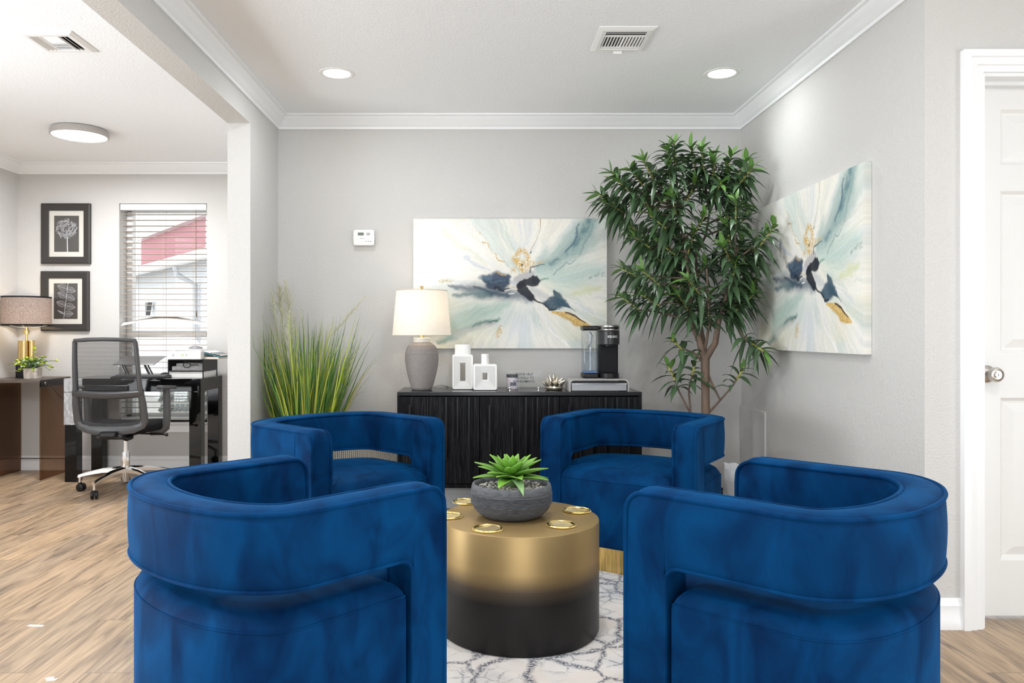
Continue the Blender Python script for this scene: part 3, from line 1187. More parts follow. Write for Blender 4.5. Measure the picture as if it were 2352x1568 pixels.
def make_chair():
    root = thing('barrel_chair', '', 'armchair')
    # upholstered back and arms in one continuous shell
    q = MB()
    prof = []
    m = 7
    cols = []
    for i, p in enumerate(P_):
        zb, zt = band_z(i)
        on_arm = abs(abs(p.x) - CW) < 1e-6 and p.y > 0.01
        d = CF - p.y if on_arm else 1
        e = 0.010
        sh = 0.0
        if d < e:
            sh = e - math.sqrt(max(0, e * e - (e - d) ** 2))
        r = 0.010
        col = []
        # outer face, bottom to top
        oz = [zb, zb + 0.004, zb + r] + [zb + r + (zt - zb - 2 * r) * k / m for k in range(1, m)] + [zt - r, zt - 0.004, zt]
        oo = [r, 0.004, 0] + [-0.004 * math.sin(PI * k / m) for k in range(1, m)] + [0, 0.004, r]
        for z, o in zip(oz, oo):
            col.append((o + sh, z))
        for f in (0.25, 0.5, 0.75):
            col.append((r + (CT - 2 * r) * f, zt + 0.006 * math.sin(PI * f)))
        for z, o in reversed(list(zip(oz, oo))):
            col.append((CT - o - sh, z))
        for f in (0.75, 0.5, 0.25):
            col.append((r + (CT - 2 * r) * f, zb))
        cols.append([Vector((p.x + N_[i].x * o, p.y + N_[i].y * o, z)) for (o, z) in col])
    k = len(cols[0])
    vs = [v for c_ in cols for v in c_]
    fs = []
    for i in range(len(cols) - 1):
        for a in range(k):
            b = (a + 1) % k
            fs.append((i * k + a, i * k + b, (i + 1) * k + b, (i + 1) * k + a))
    # front faces of the two posts
    h = len(oz)
    for base, flip in ((0, False), ((len(cols) - 1) * k, True)):
        for a in range(h - 1):
            o1, o2 = base + a, base + a + 1
            i1, i2 = base + (h + 3) + (h - 1 - a), base + (h + 3) + (h - 2 - a)
            f = (o1, o2, i2, i1)
            fs.append(f if not flip else f[::-1])
        f = (base + h - 1, base + h, base + h + 1, base + h + 2, base + h + 3)
        fs.append(f if not flip else f[::-1])
    q.add(vs, fs)
    sh_ = q.build('back_and_arms', VELVET, root, smooth=0.9, recalc=True)
    # piping
    q = MB()
    rp = 0.0062
    for side in (0, 1):
        top, low = [], []
        off = 0.001 if side == 0 else CT - 0.001
        for i, p in enumerate(P_):
            zb, zt = band_z(i)
            x, y = p.x + N_[i].x * off, p.y + N_[i].y * off
            top.append((x, y, zt - 0.004))
            low.append((x, y, zb + 0.004))
        a0, a1 = top[0], top[-1]
        down0 = [(a0[0], a0[1] + 0.001, ZBASE + (a0[2] - ZBASE) * t) for t in (0.0, 0.25, 0.5, 0.75, 0.97)]
        down1 = [(a1[0], a1[1] + 0.001, ZBASE + (a1[2] - ZBASE) * t) for t in (0.97, 0.75, 0.5, 0.25, 0.0)]
        q.tube(down0 + top[1:-1] + down1, rp, 8)
        # lower edge: down the back edge of each post and along the band
        j0 = 12
        q.tube([(low[j0][0], low[j0][1], ZBASE)] + [(low[j0][0], low[j0][1], z) for z in (0.2, 0.3, 0.42)] + low[j0:len(low) - j0] +
               [(low[-1 - j0][0], low[-1 - j0][1], z) for z in (0.42, 0.3, 0.2)] + [(low[-1 - j0][0], low[-1 - j0][1], ZBASE)], rp * 0.8, 8)
    pp = q.build('piping', VELVET, root, smooth=1.2)
    # seat drum
    wi = CW - CT + 0.004
    front = [(wi * math.cos(PI * t), CF - 0.01 + 0.032 * math.sin(PI * t)) for t in [k / 14 for k in range(15)]]
    poly = [(CW - 0.012, CF - PD - 0.012), (wi, CF - PD - 0.012)] + front + [(-wi, CF - PD - 0.012), (-(CW - 0.012), CF - PD - 0.012)]
    back = []
    for k in range(41):
        a = PI * k / 40
        ca, sa = math.cos(a), math.sin(a)
        back.append((-(CW - 0.012) * math.copysign(abs(ca) ** (2 / CE), ca), -(CB - 0.012) * abs(sa) ** (2 / CE)))
    poly += [(-(CW - 0.012), 0.2), (-(CW - 0.012), 0.1)] + back + [(CW - 0.012, 0.1), (CW - 0.012, 0.2)]
    # offset rings
    V = [Vector(p) for p in poly]
    n = len(V)
    nrm = []
    for i in range(n):
        a = (V[i] - V[i - 1])
        b = (V[(i + 1) % n] - V[i])
        a = a.normalized() if a.length > 1e-9 else b.normalized()
        b = b.normalized() if b.length > 1e-9 else a
        na, nb = Vector((-a.y, a.x)), Vector((-b.y, b.x))
        s_ = na + nb
        s_ = s_ / max(0.5, s_.dot(na))
        nrm.append(s_)
    cen = Vector((0, 0.1))
    if nrm[n // 2].dot(cen - V[n // 2]) < 0:
        nrm = [-x for x in nrm]
    q = MB()
    rings = [(0.012, 0.112), (0.004, 0.118), (0, 0.13), (0, 0.25), (0, 0.355 + SO), (0.003, 0.366 + SO), (0.010, 0.380 + SO), (0.022, 0.394 + SO), (0.038, 0.403 + SO), (0.058, 0.408 + SO)]
    vs = []
    for (o, z) in rings:
        for i in range(n):
            p = V[i] + nrm[i] * o
            vs.append((p.x, p.y, z))
    for f, z in ((0.7, 0.414 + SO), (0.4, 0.418 + SO), (0.15, 0.419 + SO)):
        for i in range(n):
            p = V[i] + nrm[i] * 0.058
            p = cen + (p - cen) * f
            vs.append((p.x, p.y, z))
    fs = []
    for j in range(len(rings) + 2):
        for i in range(n):
            a, b = j * n + i, j * n + (i + 1) % n
            fs.append((a, b, b + n, a + n))
    fs.append(tuple(range((len(rings) + 2) * n, (len(rings) + 3) * n)))
    fs.append(tuple(range(n - 1, -1, -1)))
    q.add(vs, fs)
    seat = q.build('seat', VELVET, root, smooth=0.9, recalc=True)
    q = MB()
    q.tube([(V[i].x + nrm[i].x * 0.002, V[i].y + nrm[i].y * 0.002, 0.364 + SO) for i in range(n)], 0.0028, 6, closed=True)
    q.build('seat_seam', VELVET, seat, smooth=1.2)
    # brass plinth
    q = MB()
    pl = []
    for k in range(41):
        a = PI * k / 40
        ca, sa = math.cos(a), math.sin(a)
        pl.append((-(CW - 0.035) * math.copysign(abs(ca) ** (2 / CE), ca), -(CB - 0.035) * abs(sa) ** (2 / CE)))
    fr = [((CW - 0.035) * math.cos(PI * t) , CF - 0.04 + 0.03 * math.sin(PI * t)) for t in [k / 14 for k in range(15)]]
    q.prism(pl + fr, 0, 0.1125)
    b_ = q.build('plinth', BRASSB, root, smooth=0.5, recalc=True)
    b_['label'] = 'gold metal plinth'
    return root


def children_of(o):
    return [c_ for c_ in bpy.data.objects if c_.parent == o]


def copy_tree(o, parent=None):
    c_ = o.copy()
    C.objects.link(c_)
    c_.parent = parent
    for ch in children_of(o):
        copy_tree(ch, c_)
    return c_


chair0 = make_chair()
for i, (x, y, a, lab) in enumerate([
        (-0.639, 1.974, -43.93, 'blue velvet barrel chair nearest the camera on the left, back turned, beside bare floor'),
        (0.923, 1.934, 46.73, 'blue velvet barrel chair nearest the camera on the right, back turned, beside the white door'),
        (-0.715, 3.591, 227.0, 'blue velvet barrel chair facing us in front of the tall grass plant'),
        (0.828, 3.763, 146.7, 'blue velvet barrel chair facing us in front of the leafy tree')]):
    o = chair0 if i == 0 else copy_tree(chair0)
    o.location = (x, y, RZ)
    o.rotation_euler = (0, 0, R(a))
    tag(o, lab, 'armchair', 'four blue velvet barrel chairs')

# ------------------------------------------------------------------ drum table with coasters and bowl
TX, TY, TR, TH = 0.148, 2.817, 0.292, 0.402
dt = thing('drum_table', 'round gold drum coffee table fading to black at the foot', 'coffee table', (TX, TY, RZ))
q = MB()
q.lathe([(TR - 0.012, 0), (TR - 0.004, 0.003), (TR, 0.012), (TR, TH - 0.005), (TR - 0.0015, TH - 0.0015), (TR - 0.005, TH)], 96)
q.build('drum', OMBRE, dt, smooth=0.5)
TZ = TH + RZ
COAST = mat('coaster_brass', (0.86, 0.66, 0.25), 0.22, 1.0)
COASTF = mat('coaster_face', (0.88, 0.72, 0.40), 0.30, 0.75)


def coaster():
    t = thing('coaster', '', 'coaster')
    q = MB()
    n = 40
    q.lathe([(0.044, 0), (0.050, 0.0008), (0.0515, 0.004), (0.050, 0.0075), (0.047, 0.0085), (0.0445, 0.007), (0.043, 0.004)], n, cap=False)
    for k in range(60):
        a = 2 * PI * k / 60
        q.ball((0.0512 * math.cos(a), 0.0512 * math.sin(a), 0.003), 0.0022, 6)
    q.build('rim', COAST, t)
    q = MB()
    nf = 72
    vs = [(0, 0, 0.0045)] + [(0.044 * math.cos(2 * PI * k / nf), 0.044 * math.sin(2 * PI * k / nf), 0.0042 + 0.0022 * math.sin(4 * PI * k / nf) + 0.0006 * math.sin(14 * PI * k / nf)) for k in range(nf)]
    q.add(vs, [(0, 1 + k, 1 + (k + 1) % nf) for k in range(nf)])
    # fan-brushed face: slightly pitched radial facets
    q.build('face', COASTF, t)
    return t


c0 = coaster()
for i, (x, y, lab) in enumerate([
        (0.030, 2.6245, 'round gold coaster at the front left of the drum table'),
        (0.2885, 2.679, 'round gold coaster at the front right of the drum table'),
        (0.372, 2.896, 'round gold coaster at the right rear edge of the drum table'),
        (-0.112, 2.812, 'round gold coaster at the left edge of the table, half hidden by the near chair'),
        (-0.052, 3.047, 'round gold coaster on the table behind the left side of the bowl')]):
    o = c0 if i == 0 else copy_tree(c0)
    o.location = (x, y, TZ)
    o.rotation_euler = (0, 0, i * 0.7)
    tag(o, lab, 'coaster', 'gold coasters on the drum table')

sp = thing('succulent_bowl', 'dark grey ridged bowl with green succulent on the gold table', 'potted plant', (0.120, 2.825, TZ))
q = MB()
prof = [(0.085, 0.0), (0.100, 0.003), (0.120, 0.014), (0.138, 0.032), (0.1475, 0.052)]
z = 0.052
k = 0
while z < 0.092:
    prof += [(0.1485, z + 0.001), (0.1508, z + 0.003), (0.1470, z + 0.0048)]
    z += 0.005
    k += 1
prof += [(0.149, 0.098), (0.147, 0.112), (0.144, 0.121), (0.139, 0.123), (0.134, 0.121), (0.131, 0.108), (0.131, 0.100)]
low = []
z = 0.012
q.lathe(prof, 72, cap=False)
q.lathe([(0.0001, 0), (0.085, 0)], 72, cap=False)
q.build('bowl', mat('charcoal_pot', (0.10, 0.105, 0.115), 0.8, var=0.30, vscale=40, bump=0.35, bscale=160, stretch=(1, 1, 5)), sp, smooth=1.0)
GRAV = mat_attr('pebbles', 0.5)
q = MB()
rnd = random.Random(3)
for k in range(520):
    r_ = 0.129 * math.sqrt(rnd.random())
    a = rnd.random() * 2 * PI
    c_ = rnd.choice([(0.55, 0.53, 0.50), (0.35, 0.34, 0.33), (0.12, 0.12, 0.13), (0.62, 0.55, 0.45), (0.25, 0.22, 0.2), (0.7, 0.68, 0.66)])
    s_ = rnd.uniform(0.0035, 0.0065)
    q.ball((r_ * math.cos(a), r_ * math.sin(a), 0.104 + rnd.uniform(-0.001, 0.004)), s_, 6, (1.3, 1, 0.75), Matrix.Rotation(rnd.random() * 6, 4, 'Z'), c_)
q.lathe([(0.0001, 0.101), (0.131, 0.101)], 40, cap=False, col=(0.12, 0.11, 0.1))
g = q.build('gravel', GRAV, sp, colors=True)
g['kind'] = 'stuff'


def leaf(q, base, d, L, Wd, droop, fold, colb, colt, seg=6, up=Vector((0, 0, 1)), belly=0.45, roll=0.0, thick=0.0):
    """lance shaped leaf: 3 points across, curved down along its length"""
    d = Vector(d).normalized()
    side = d.cross(up)
    if side.length < 1e-4:
        side = Vector((1, 0, 0))
    side.normalize()
    if roll:
        side = Quaternion(d, roll) @ side
    vs, cs = [], []
    for i in range(seg + 1):
        t = i / seg
        p = Vector(base) + d * (L * t) - Vector((0, 0, 1)) * (droop * L * t * t)
        dd = (d - Vector((0, 0, 1)) * (2 * droop * t)).normalized()
        nn = side.cross(dd).normalized()
        if nn.dot(up) < 0:
            nn = -nn
        w = Wd * 0.5 * (math.sin(PI * min(1, (t * (1 - belly * 0.2)) + 0.12) ** (0.75)) if t < 1 else 0)
        w = Wd * 0.5 * max(0.0, (math.sin(PI * (0.10 + 0.90 * t) ** 0.85)))
        if i == seg:
            w = Wd * 0.01
        vs += [p - side * w + nn * (fold * w), p, p + side * w + nn * (fold * w)]
        cc = tuple(colb[j] + (colt[j] - colb[j]) * t for j in range(3))
        cm = tuple(min(1, x * 1.5) for x in cc)
        cs += [cc, cm, cc]
    o = len(q.v)
    q.v.extend([tuple(p) for p in vs])
    q.c.extend(cs)
    for i in range(seg):
        a = o + i * 3
        q.f += [(a, a + 1, a + 4, a + 3), (a + 1, a + 2, a + 5, a + 4)]
        q.m += [0, 0]


SUCC = mat_attr('succulent_leaf', 0.38)
q = MB()
rnd = random.Random(11)
for k in range(30):
    f = k / 29
    a = k * 2.39996
    el = R(78 - 74 * f ** 0.8)
    d = Vector((math.cos(a) * math.cos(el), math.sin(a) * math.cos(el), math.sin(el)))
    L = 0.085 + 0.065 * min(1, f * 1.5) + rnd.uniform(-0.008, 0.008)
    g1 = (0.055, 0.155, 0.02)
    g2 = (0.17, 0.36, 0.045)
    leaf(q, (0.006 * math.cos(a), 0.006 * math.sin(a), 0.136 + 0.012 * (1 - f)), d, L, 0.038 + 0.014 * f, 0.08 + 0.05 * f, 0.35, g1, g2, 8)
leaf(q, (0.008, -0.03, 0.135), (0.16, -0.8, 0.30), 0.150, 0.036, 0.52, 0.3, (0.07, 0.16, 0.05), (0.20, 0.34, 0.14), 8)
leaf(q, (-0.006, -0.01, 0.138), (-0.5, -0.8, 0.5), 0.11, 0.036, 0.25, 0.3, (0.10, 0.22, 0.06), (0.26, 0.42, 0.10), 8)
o = q.build('rosette', SUCC, sp, smooth=1.0, colors=True)
sol = o.modifiers.new('thickness', 'SOLIDIFY')
sol.thickness = 0.0035
q = MB()
q.lathe([(0.012, 0.10), (0.014, 0.12), (0.012, 0.15)], 12)
q.build('stem', mat('succ_stem', (0.12, 0.22, 0.06), 0.5), sp)

# ------------------------------------------------------------------ sideboard
SX0, SX1, SYF, SYB, SZT, SZB = -0.466, 0.929, 4.352, 4.752, 0.753, 0.205
sb = thing('sideboard', 'long black wood sideboard with ribbed doors against the back wall', 'sideboard', (SX0, SYF, 0))
SWD, SD = SX1 - SX0, SYB - SYF
TOPM = mat('black_top', (0.010, 0.010, 0.011), 0.2, spec=0.45)
boxobj('top', (0, 0, SZT - 0.022, SWD, SD, SZT), TOPM, sb, bevel=0.002)
q = MB()
q.box(0, 0.002, SZB, 0.018, SD, SZT - 0.022)
q.box(SWD - 0.018, 0.002, SZB, SWD, SD, SZT - 0.022)
q.box(0.018, 0.002, SZB, SWD - 0.018, SD, SZB + 0.02)
q.box(0.018, SD - 0.01, SZB + 0.02, SWD - 0.018, SD, SZT - 0.022)
q.build('carcass', OAK, sb, bevel=0.0015)
for x in (0.05, SWD - 0.09):
    for y in (0.04, SD - 0.08):
        boxobj('leg', (x, y, 0, x + 0.04, y + 0.04, SZB), BLACKP, sb, bevel=0.003)
dw = (SWD - 0.036 - 0.008) / 3
ribs = [(0.055, -0.045, 0.40), (0.119, -0.30, 0.45), (0.184, -0.17, 0.46), (0.262, 0, 0.36), (0.327, 0, 0.23), (0.392, 0, 0.52)]
for k in range(3):
    x0 = 0.018 + k * (dw + 0.004)
    q = MB()
    q.box(0, 0.004, SZB + 0.024, dw, 0.024, SZT - 0.028)
    d_ = q.build('door', OAK, sb, loc=(x0, 0, 0), bevel=0.001)
    q = MB()
    h = SZT - 0.030
    for (rx, zo, ln) in ribs:
        q.box(rx - 0.0045, -0.006, max(SZB + 0.03, h + zo - ln), rx + 0.0045, 0.006, h + zo)
    for rx in (0.155, 0.225, 0.30, 0.36, 0.425):
        q.box(rx - 0.0012, 0.0032, SZB + 0.03, rx + 0.0012, 0.006, h)
    q.build('rib', mat('black_oak_rib', (0.009, 0.009, 0.011), 0.36, spec=0.4), d_, bevel=0.0022)

SBZ = SZT


def loc_on_side(px, Y):
    return (px - 1100) * Y / 1755


# ceramic table lamp
lx, ly = -0.338, 4.52
tl = thing('ceramic_table_lamp', 'lit table lamp with grey ceramic base and cream drum shade on the sideboard', 'table lamp', (lx, ly, SBZ))
q = MB()
prof = [(0.052, 0), (0.058, 0.002), (0.062, 0.012)]
body = [(0.062, 0.012), (0.074, 0.05), (0.086, 0.095), (0.095, 0.14), (0.0995, 0.18), (0.0985, 0.215), (0.091, 0.243), (0.078, 0.262), (0.060, 0.275), (0.054, 0.280)]
bz = [p[1] for p in body]
br_ = [p[0] for p in body]
n = 92
for k in range(n):
    z = 0.012 + (0.28 - 0.012) * k / (n - 1)
    r_ = float(np.interp(z, bz, br_)) + (0.0009 if k % 2 else -0.0009)
    prof.append((r_, z))
prof += [(0.048, 0.282), (0.0001, 0.282)]
q.lathe(prof, 64)
q.build('base', GREYC, tl, smooth=1.2)
q = MB()
q.lathe([(0.050, 0.280), (0.050, 0.305), (0.046, 0.308), (0.0001, 0.308)], 40, cap=False)
q.build('neck', mat('cream_neck', (0.75, 0.72, 0.66), 0.5), tl)
q = MB()
q.lathe([(0.012, 0.306), (0.013, 0.310), (0.012, 0.345), (0.009, 0.347), (0.007, 0.40), (0.0001, 0.40)], 20)
q.build('stem', BRASS, tl)
q = MB()
q.lathe([(0.004, 0.585), (0.010, 0.590), (0.010, 0.594), (0.005, 0.597), (0.010, 0.602), (0.0115, 0.607), (0.009, 0.613), (0.0001, 0.616)], 20)
q.build('finial', BRASS, tl)
SHADE = mat_shade('cream_linen_shade', (0.88, 0.85, 0.80), 0.42, fabric=(420, 420, 120), dark=0.9)
q = MB()
q.lathe([(0.1735, 0.322), (0.150, 0.585)], 72, cap=False)
sh = q.build('shade', SHADE, tl)
q = MB()
for (r_, z) in ((0.1735, 0.323), (0.150, 0.585)):
    q = MB()
    q.tube([(r_ * math.cos(a), r_ * math.sin(a), z) for a in [2 * PI * k / 64 for k in range(64)]], 0.0022, 6, closed=True)
    q.build('shade_trim', mat('shade_hem', (0.62, 0.55, 0.45), 0.8), sh)
q = MB()
for a in (0, 2 * PI / 3, 4 * PI / 3):
    q.tube([(0.004 * math.cos(a), 0.004 * math.sin(a), 0.578), (0.150 * math.cos(a), 0.150 * math.sin(a), 0.580)], 0.0018, 6)
q.tube([(0, 0, 0.40), (0.045, 0, 0.43), (0.05, 0, 0.50), (0, 0, 0.585)], 0.0018, 6)
q.tube([(0, 0, 0.40), (-0.045, 0, 0.43), (-0.05, 0, 0.50), (0, 0, 0.585)], 0.0018, 6)
q.build('harp', BRASS, tl)
q = MB()
q.ball((0, 0, 0.46), 0.028, 16, (1, 1, 1.25))
q.build('bulb', mat('warm_bulb', (0.9, 0.85, 0.75), 0.5, emit=(1.0, 0.78, 0.50), estr=18), tl)
point('table_lamp_light', (0, 0, 0.46), 11, (1.0, 0.84, 0.64), 0.03, tl)
q = MB()
q.tube([(0.06, 0.03, 0.012), (0.085, 0.06, 0.018), (0.11, 0.09, 0.020), (0.135, 0.13, 0.012), (0.15, 0.19, 0.004)], 0.0022, 6)
q.build('cord', mat('clear_cord', (0.28, 0.25, 0.2), 0.4), tl)


# vases
def hole_vase(name, label, x, y, w, h, nw, nh, hx0, hz0, hx1, hz1, d, rings):
    t = thing(name, label, 'vase', (x, y, SBZ), 0, 'white ceramic vases')
    q = MB()
    # slab body with a through hole, stepped concentric ridges on the front
    r0 = 0.012

    def rrect(x0, z0, x1, z1, r, n=5):
        pts = []
        for (cx, cz, a0) in ((x1 - r, z1 - r, 0), (x0 + r, z1 - r, 90), (x0 + r, z0 + r, 180), (x1 - r, z0 + r, 270)):
            for k in range(n + 1):
                a = R(a0 + 90 * k / n)
                pts.append((cx + r * math.cos(a), cz + r * math.sin(a)))
        return pts
    loops = []
    outer = (-w / 2, 0, w / 2, h)
    inner = (hx0, hz0, hx1, hz1)

    def lerp(f, r):
        b = [outer[i] + (inner[i] - outer[i]) * f for i in range(4)]
        return rrect(*b, r)
    loops.append((lerp(0, r0), 0.012 - d / 2 + 0.006))
    loops.append((lerp(0.03, r0), -d / 2 + 0.004))
    loops.append((lerp(0.08, r0), -d / 2))
    fr = [0.20 + 0.72 * k / rings for k in range(rings + 1)]
    dep = 0.004
    for k, f in enumerate(fr):
        rr = 0.006 * (1 - f) + 0.001
        base_d = -d / 2 + 0.003 + 0.010 * (k / rings)
        loops.append((lerp(f, rr), base_d - 0.003))
        loops.append((lerp(f + 0.018, rr), base_d - 0.003))
        loops.append((lerp(f + 0.020, rr), base_d + 0.002))
        loops.append((lerp(f + 0.042, rr), base_d + 0.002))
    loops.append((lerp(1, 0.001), -d / 2 + 0.018))
    loops.append((lerp(1, 0.001), d / 2 - 0.004))
    loops.append((lerp(0.9, 0.002), d / 2))
    loops.append((lerp(0.08, r0), d / 2))
    loops.append((lerp(0, r0), d / 2 - 0.008))
    n = len(loops[0][0])
    vs = [(p[0], yy, p[1]) for (lp, yy) in loops for p in lp]
    fs = []
    m = len(loops)
    for j in range(m):
        j2 = (j + 1) % m
        for i in range(n):
            fs.append((j * n + i, j * n + (i + 1) % n, j2 * n + (i + 1) % n, j2 * n + i))
    q.add(vs, fs)
    q.build('body', WHITEC, t, smooth=0.5, recalc=True)
    q = MB()
    q.lathe([(nw / 2, h - 0.003), (nw / 2, h + nh - 0.004), (nw / 2 - 0.003, h + nh), (nw / 2 - 0.008, h + nh - 0.002), (nw / 2 - 0.009, h)], 40,
            Matrix.Diagonal((1, min(1.0, d * 0.85 / nw), 1, 1)), cap=False)
    q.build('neck', WHITEC, t)
    return t


hole_vase('slotted_vase', 'taller white vase with a tall slot hole and concentric ridges', -0.096, 4.56, 0.126, 0.208, 0.097, 0.060, -0.016, 0.050, 0.016, 0.158, 0.07, 7)
hole_vase('square_hole_vase', 'shorter white vase with a small square hole beside the taller vase', 0.037, 4.49, 0.143, 0.155, 0.046, 0.058, -0.016, 0.062, 0.013, 0.102, 0.065, 9)

# candle jar
cj = thing('candle_jar', 'small clear candle jar with black lid behind the acrylic sign', 'candle', (0.200, 4.585, SBZ))
q = MB()
q.lathe([(0.030, 0), (0.034, 0.002), (0.035, 0.008), (0.035, 0.068), (0.033, 0.072), (0.0001, 0.072)], 36)
q.build('jar', mat('lilac_jar', (0.58, 0.52, 0.58), 0.2, var=0.3, vscale=120, coat=0.5), cj)
q = MB()
q.lathe([(0.034, 0.070), (0.0355, 0.072), (0.0355, 0.086), (0.034, 0.089), (0.0001, 0.089)], 36)
q.build('lid', BLACKP, cj)
q = MB()
vs = []
for k in range(9):
    a = R(-112 + 60 * k / 8)
    for z in (0.022, 0.042):
        vs.append((0.0354 * math.cos(a), 0.0354 * math.sin(a), z))
q.add(vs, [(2 * k, 2 * k + 2, 2 * k + 3, 2 * k + 1) for k in range(8)])
q.build('label', mat('jar_label', (0.06, 0.06, 0.09), 0.5), cj)

# acrylic sign
ACR = mat_glass('acrylic', (0.985, 0.99, 0.985), 0.01)
sg = thing('refreshment_sign', 'clear acrylic sign asking guests to help themselves to refreshments', 'sign', (0.262, 4.43, SBZ))
q = MB()
q.box(-0.100, -0.002, 0.004, 0.100, 0.002, 0.118)
q.build('plate', ACR, sg)
NAVY = mat('navy_ink', (0.02, 0.028, 0.05), 0.5)
for k, (tx, z) in enumerate((('PLEASE HELP', 0.0965), ('YOURSELF TO', 0.0755), ('REFRESHMENTS.', 0.0545))):
    text_mesh('lettering', tx, 0.0205, NAVY, sg, (0.0, -0.0026, z), (R(90), 0, 0), depth=0.0003, sx=0.88, bold=0.00012)
for x in (-0.083, 0.083):
    q = MB()
    q.ball((x, -0.008, 0.017), 0.0075, 12)
    q.lathe([(0.006, 0), (0.0035, 0.003), (0.003, 0.012)], 12, Matrix.Translation((x, -0.008, 0)))
    q.build('foot', CHROME, sg)

# spiky ornament
so = thing('spiky_ornament', 'silver spiky starburst ornament on the sideboard', 'ornament', (0.444, 4.51, SBZ))
q = MB()
SIL = mat('champagne_silver', (0.62, 0.57, 0.48), 0.28, 1.0)
q.lathe([(0.040, 0), (0.050, 0.004), (0.053, 0.014), (0.048, 0.026), (0.03, 0.036), (0.0001, 0.039)], 28)
rnd = random.Random(5)
for ring, (cnt, el, L, r0_) in enumerate(((10, 16, 0.078, 0.021), (8, 42, 0.076, 0.018), (4, 68, 0.074, 0.016))):
    for k in range(cnt):
        a = 2 * PI * (k + 0.5 * (ring % 2)) / cnt + rnd.uniform(-0.1, 0.1)
        e = R(el + rnd.uniform(-5, 5))
        d = Vector((math.cos(a) * math.cos(e), math.sin(a) * math.cos(e), math.sin(e)))
        b = Vector((0, 0, 0.020 if ring == 0 else 0.012))
        pts = [b + d * (L * t) + Vector((0, 0, 0.012 * t * t)) for t in (0.3, 0.5, 0.7, 0.87, 1.0)]
        q.tube(pts, [r0_ * 1.15, r0_ * 0.9, r0_ * 0.55, r0_ * 0.25, 0.0006], 8)
q.build('starburst', SIL, so)

# pod drawer + coffee maker
pdx, pdy = 0.692, 4.395
pdr = thing('pod_drawer', 'low silver and grey pod drawer under the coffee maker', 'drawer', (pdx, pdy, SBZ))
q = MB()
wd, dp, hh = 0.172, 0.31, 0.070
arch = []
for a in range(0, 91, 15):
    arch.append((-wd + 0.022 - 0.022 * math.cos(R(a)), hh - 0.022 + 0.022 * math.sin(R(a))))
arch2 = [(-x, z) for (x, z) in reversed(arch)]
outer = [(-wd, 0)] + arch + arch2 + [(wd, 0)]
inn = [(x * 0.955, z - 0.007 if z > 0.01 else 0) for (x, z) in outer]
vs, fs = [], []
for (pl, y) in ((outer, 0), (outer, dp), (inn, dp), (inn, 0)):
    vs += [(x, y, z) for (x, z) in pl]
n = len(outer)
for j in range(4):
    j2 = (j + 1) % 4
    for i in range(n - 1):
        fs.append((j * n + i, j * n + i + 1, j2 * n + i + 1, j2 * n + i))
    fs.append((j * n, j2 * n, j2 * n + n - 1, j * n + n - 1)) if False else None
q.add(vs, [f for f in fs if f])
for k in range(24):
    q.box(-0.13 + k * 0.011, 0.02, hh - 0.0005, -0.124 + k * 0.011, dp - 0.03, hh + 0.0008)
q.build('shell', mat('drawer_shell', (0.42, 0.41, 0.40), 0.45), pdr, smooth=0.5, recalc=True)
q = MB()
q.box(-wd + 0.012, 0.016, 0.002, wd - 0.012, 0.028, 0.058)
q.build('interior', BLACKP, pdr)
q = MB()
q.box(-wd + 0.013, 0.004, 0.003, wd - 0.013, 0.016, 0.046)
q.box(-wd + 0.013, -0.004, 0.040, wd - 0.013, 0.016, 0.047)
q.build('drawer_front', mat('drawer_silver', (0.34, 0.345, 0.36), 0.35, 0.5), pdr, bevel=0.002)
q = MB()
q.box(-wd + 0.013, -0.0045, 0.0405, wd - 0.013, -0.0039, 0.0465)
q.build('drawer_lip', mat('drawer_chrome', (0.8, 0.81, 0.83), 0.12, 1.0), pdr)

CMZ = SBZ + hh + 0.001
cm = thing('coffee_maker', 'black single cup coffee maker with silver lid on the pod drawer', 'coffee maker', (0.768, 4.52, CMZ))
MATT = mat('matte_black', (0.012, 0.012, 0.013), 0.4, spec=0.3)
DGRY = mat('charcoal_body', (0.030, 0.030, 0.032), 0.32, spec=0.35)


def stadium(w, d, n=16):
    """rounded front block: half ellipse to the front, square to the back"""
    pts = [(w / 2 * math.cos(PI + PI * k / n), d * 0.45 * math.sin(PI + PI * k / n)) for k in range(n + 1)]
    return pts + [(w / 2, d * 0.5), (-w / 2, d * 0.5)]


q = MB()
q.prism(stadium(0.118, 0.17), 0.0, 0.030)
q.build('drip_tray', MATT, cm, bevel=0.003, smooth=0.5)
q = MB()
q.box(-0.056, 0.0, 0.028, 0.056, 0.12, 0.205)
q.build('column', mat('black_column', (0.006, 0.006, 0.008), 0.5, spec=0.2), cm, bevel=0.006)
q = MB()
q.prism(stadium(0.124, 0.19), 0.196, 0.278)
q.build('brew_head', DGRY, cm, bevel=0.004, smooth=0.5)
q = MB()
q.prism([(x * 0.62, y * 0.62) for (x, y) in stadium(0.118, 0.17)], 0.186, 0.197)
q.build('nozzle', BLACKP, cm, bevel=0.003)
q = MB()
q.prism(stadium(0.125, 0.192), 0.278, 0.312)
lid = q.build('lid', mat('silver_lid', (0.50, 0.49, 0.47), 0.3, 0.9), cm, bevel=0.005, smooth=0.5)
q = MB()
for k in range(9):
    a = R(232 + 76 * k / 8)
    p = (0.0635 * math.cos(a), 0.0875 * math.sin(a))
    q.box(-0.006, -0.003, -0.006, 0.006, 0.003, 0.006, M=Matrix.Translation((p[0], p[1], 0.294)) @ Matrix.Rotation(math.atan2(p[1] / 0.0875, p[0] / 0.0635) + PI / 2, 4, 'Z'))
q.build('handle', BLACKP, lid)
LOGO = mat('logo_white', (0.75, 0.75, 0.76), 0.4)
